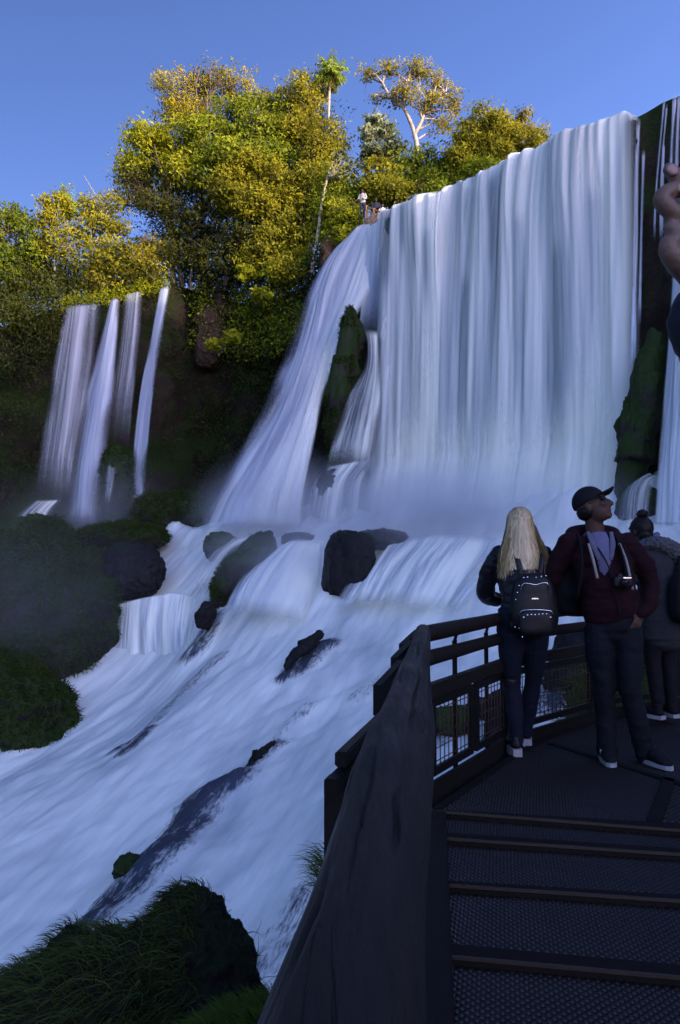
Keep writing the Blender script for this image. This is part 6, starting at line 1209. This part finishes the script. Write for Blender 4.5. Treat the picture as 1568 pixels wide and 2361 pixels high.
# ---- four small figures at the upper lookout
def far_person(label, px, py, d, h, top, hair, rz, legs=(.03, .04, .07), lean=0.0, longhair=False, arms=0):
    c = P(px, py, d); root = person(label, (c[0], c[1], c[2]-h), R(rz), 'people at the upper lookout'); s = h/1.7
    A = lambda q: tuple(np.array(q, float)*s); mb = MB(); hd = A((0, .03+lean*1.5, 1.57)); M_, at = headpose(hd, 0, 0); add_head(mb, hd, M_, at, s); limb(mb, [A((0, lean, 1.36)), A((0, lean*1.4, 1.5))], [.055*s, .05*s])
    limb(mb, [A((0, 0, .9)), A((0, lean*.5, 1.15)), A((0, lean, 1.38))], [.14*s, .14*s, .11*s], 14, [.7, .7, .7], (0, 1, 0))
    E_ = []
    for sx in (-1, 1):
        el = A((sx*.23, .05+lean, 1.12)); wr = A((sx*.14, .24+lean, 1.02)) if not arms else A((sx*.08, .30+lean, 1.35)); limb(mb, [A((sx*.16, lean, 1.36)), el, wr], [.045*s, .04*s, .03*s]); add_hand(mb, wr, (-sx*.3, .6, -.2), (0, 0, 1), .5, s, -sx); E_.append((sx, el, wr)); limb(mb, [A((sx*.09, 0, .88)), A((sx*.09, 0, .46)), A((sx*.08, 0, .06))], [.08*s, .055*s, .04*s])
    part('body', solid('body', mb, .016, 1), M_skin, root)
    mb = MB(); limb(mb, [A((0, 0, .86)), A((0, lean*.5, 1.1)), A((0, lean, 1.32)), A((0, lean, 1.44))], [.185*s, .175*s, .18*s, .08*s], 16, [.7, .7, .66, .9], (0, 1, 0))
    for sx, el, wr in E_: limb(mb, [A((sx*.16, lean, 1.36)), el, wr], [.07*s, .062*s, .048*s])
    part('jacket', solid('jacket', mb, .016, 2), plain('jacket_cloth', top, .9), root)
    mb = MB(); limb(mb, [A((0, 0, .96)), A((0, 0, .84))], [.17*s, .17*s], 14, [.7, .7], (0, 1, 0))
    for sx in (-1, 1): limb(mb, [A((sx*.09, 0, .86)), A((sx*.09, 0, .46)), A((sx*.08, 0, .04))], [.10*s, .07*s, .058*s])
    part('trousers', solid('trousers', mb, .016, 2), plain('trouser_cloth', legs, .9), root)
    mb = MB(); ell(mb, at((0, -.025*s, .02*s)), (.088*s, .10*s, .102*s), M_)
    if longhair: ell(mb, at((0, -.06*s, -.10*s)), (.09*s, .05*s, .14*s), M_)
    part('hair', solid('hair', mb, .014, 1), plain('hair_strands', hair, .6), root)
far_person('standing person with long dark hair and white sleeve above the orange lookout railing', 836, 436, 44.9, 1.72, (.36, .34, .30), (.03, .018, .012), 160, longhair=True)
far_person('person leaning low over the shaded lookout railing at left', 806, 462, 45.6, 1.55, (.05, .04, .05), (.16, .06, .03), 200, lean=.18)
far_person('dark clad person with cap of black hair behind the orange lookout railing', 867, 457, 44.3, 1.70, (.03, .032, .045), (.015, .012, .01), 170)
far_person('person in white shirt with reddish hair leaning on the orange lookout railing', 882, 470, 43.9, 1.62, (.75, .72, .68), (.10, .03, .02), 165, longhair=True)
far_person('last person in pale top at the water end of the orange lookout railing', 892, 477, 43.6, 1.60, (.66, .60, .50), (.20, .10, .04), 160)
# ------------------------------------------------------------------ spray hanging in the air
def mist(label, c, r, dens, seed, rz=0):
    t = NT('spray'); tc = t.n('TexCoord').outputs['Object']
    ln = t.n('VectorMath', {0: tc}, operation='LENGTH').outputs['Value']; f = t.math('SUBTRACT', 1.0, ln, clamp=True)
    f = t.math('MULTIPLY', f, f)
    n = t.n('TexNoise', {'Vector': t.n('Mapping', {'Vector': tc, 'Location': (seed, seed, seed)}), 'Scale': 1.8, 'Detail': 3.0}).outputs[0]
    d = t.math('MULTIPLY', f, t.math('MULTIPLY', t.ramp(n, [(.3, .25), (.7, 1.)]), dens))
    v = t.n('VolumePrincipled', {'Color': (.95, .97, 1.0), 'Density': d, 'Anisotropy': .2}); t.t.links.new(v.outputs[0], t.out.inputs[1])
    V, Fc = ICO[3]; o = link('mist', mesh_from('mist', V, Fc), t.m, label=label, cat='mist', kind='stuff')
    o.location = tuple(c); o.scale = r; o.rotation_euler = (0, 0, rz)
if MIST:
    mist('spray cloud at the foot of the main curtain', P(960, 1205, 33.8), (11, 4.8, 3.6), 1.6, 1, R(-40))
    mist('spray cloud at the foot of the slanting chute', P(630, 1185, 38.0), (5.2, 3.6, 3.8), .85, 4, R(-20))
    mist('blue haze drifting over the left bank', P(40, 1400, 34), (7.5, 4.0, 7.5), .11, 7)
    mist('low spray between the boulders at the head of the rapids', P(660, 1290, 34.5), (7.0, 4.0, 2.2), .6, 9, R(-30))
    mist('thin spray in front of the far left falls', P(220, 1180, 44), (6.0, 3.0, 4.0), .25, 11, R(-8))
sc.cycles.volume_step_rate = 2.0; sc.cycles.volume_max_steps = 96
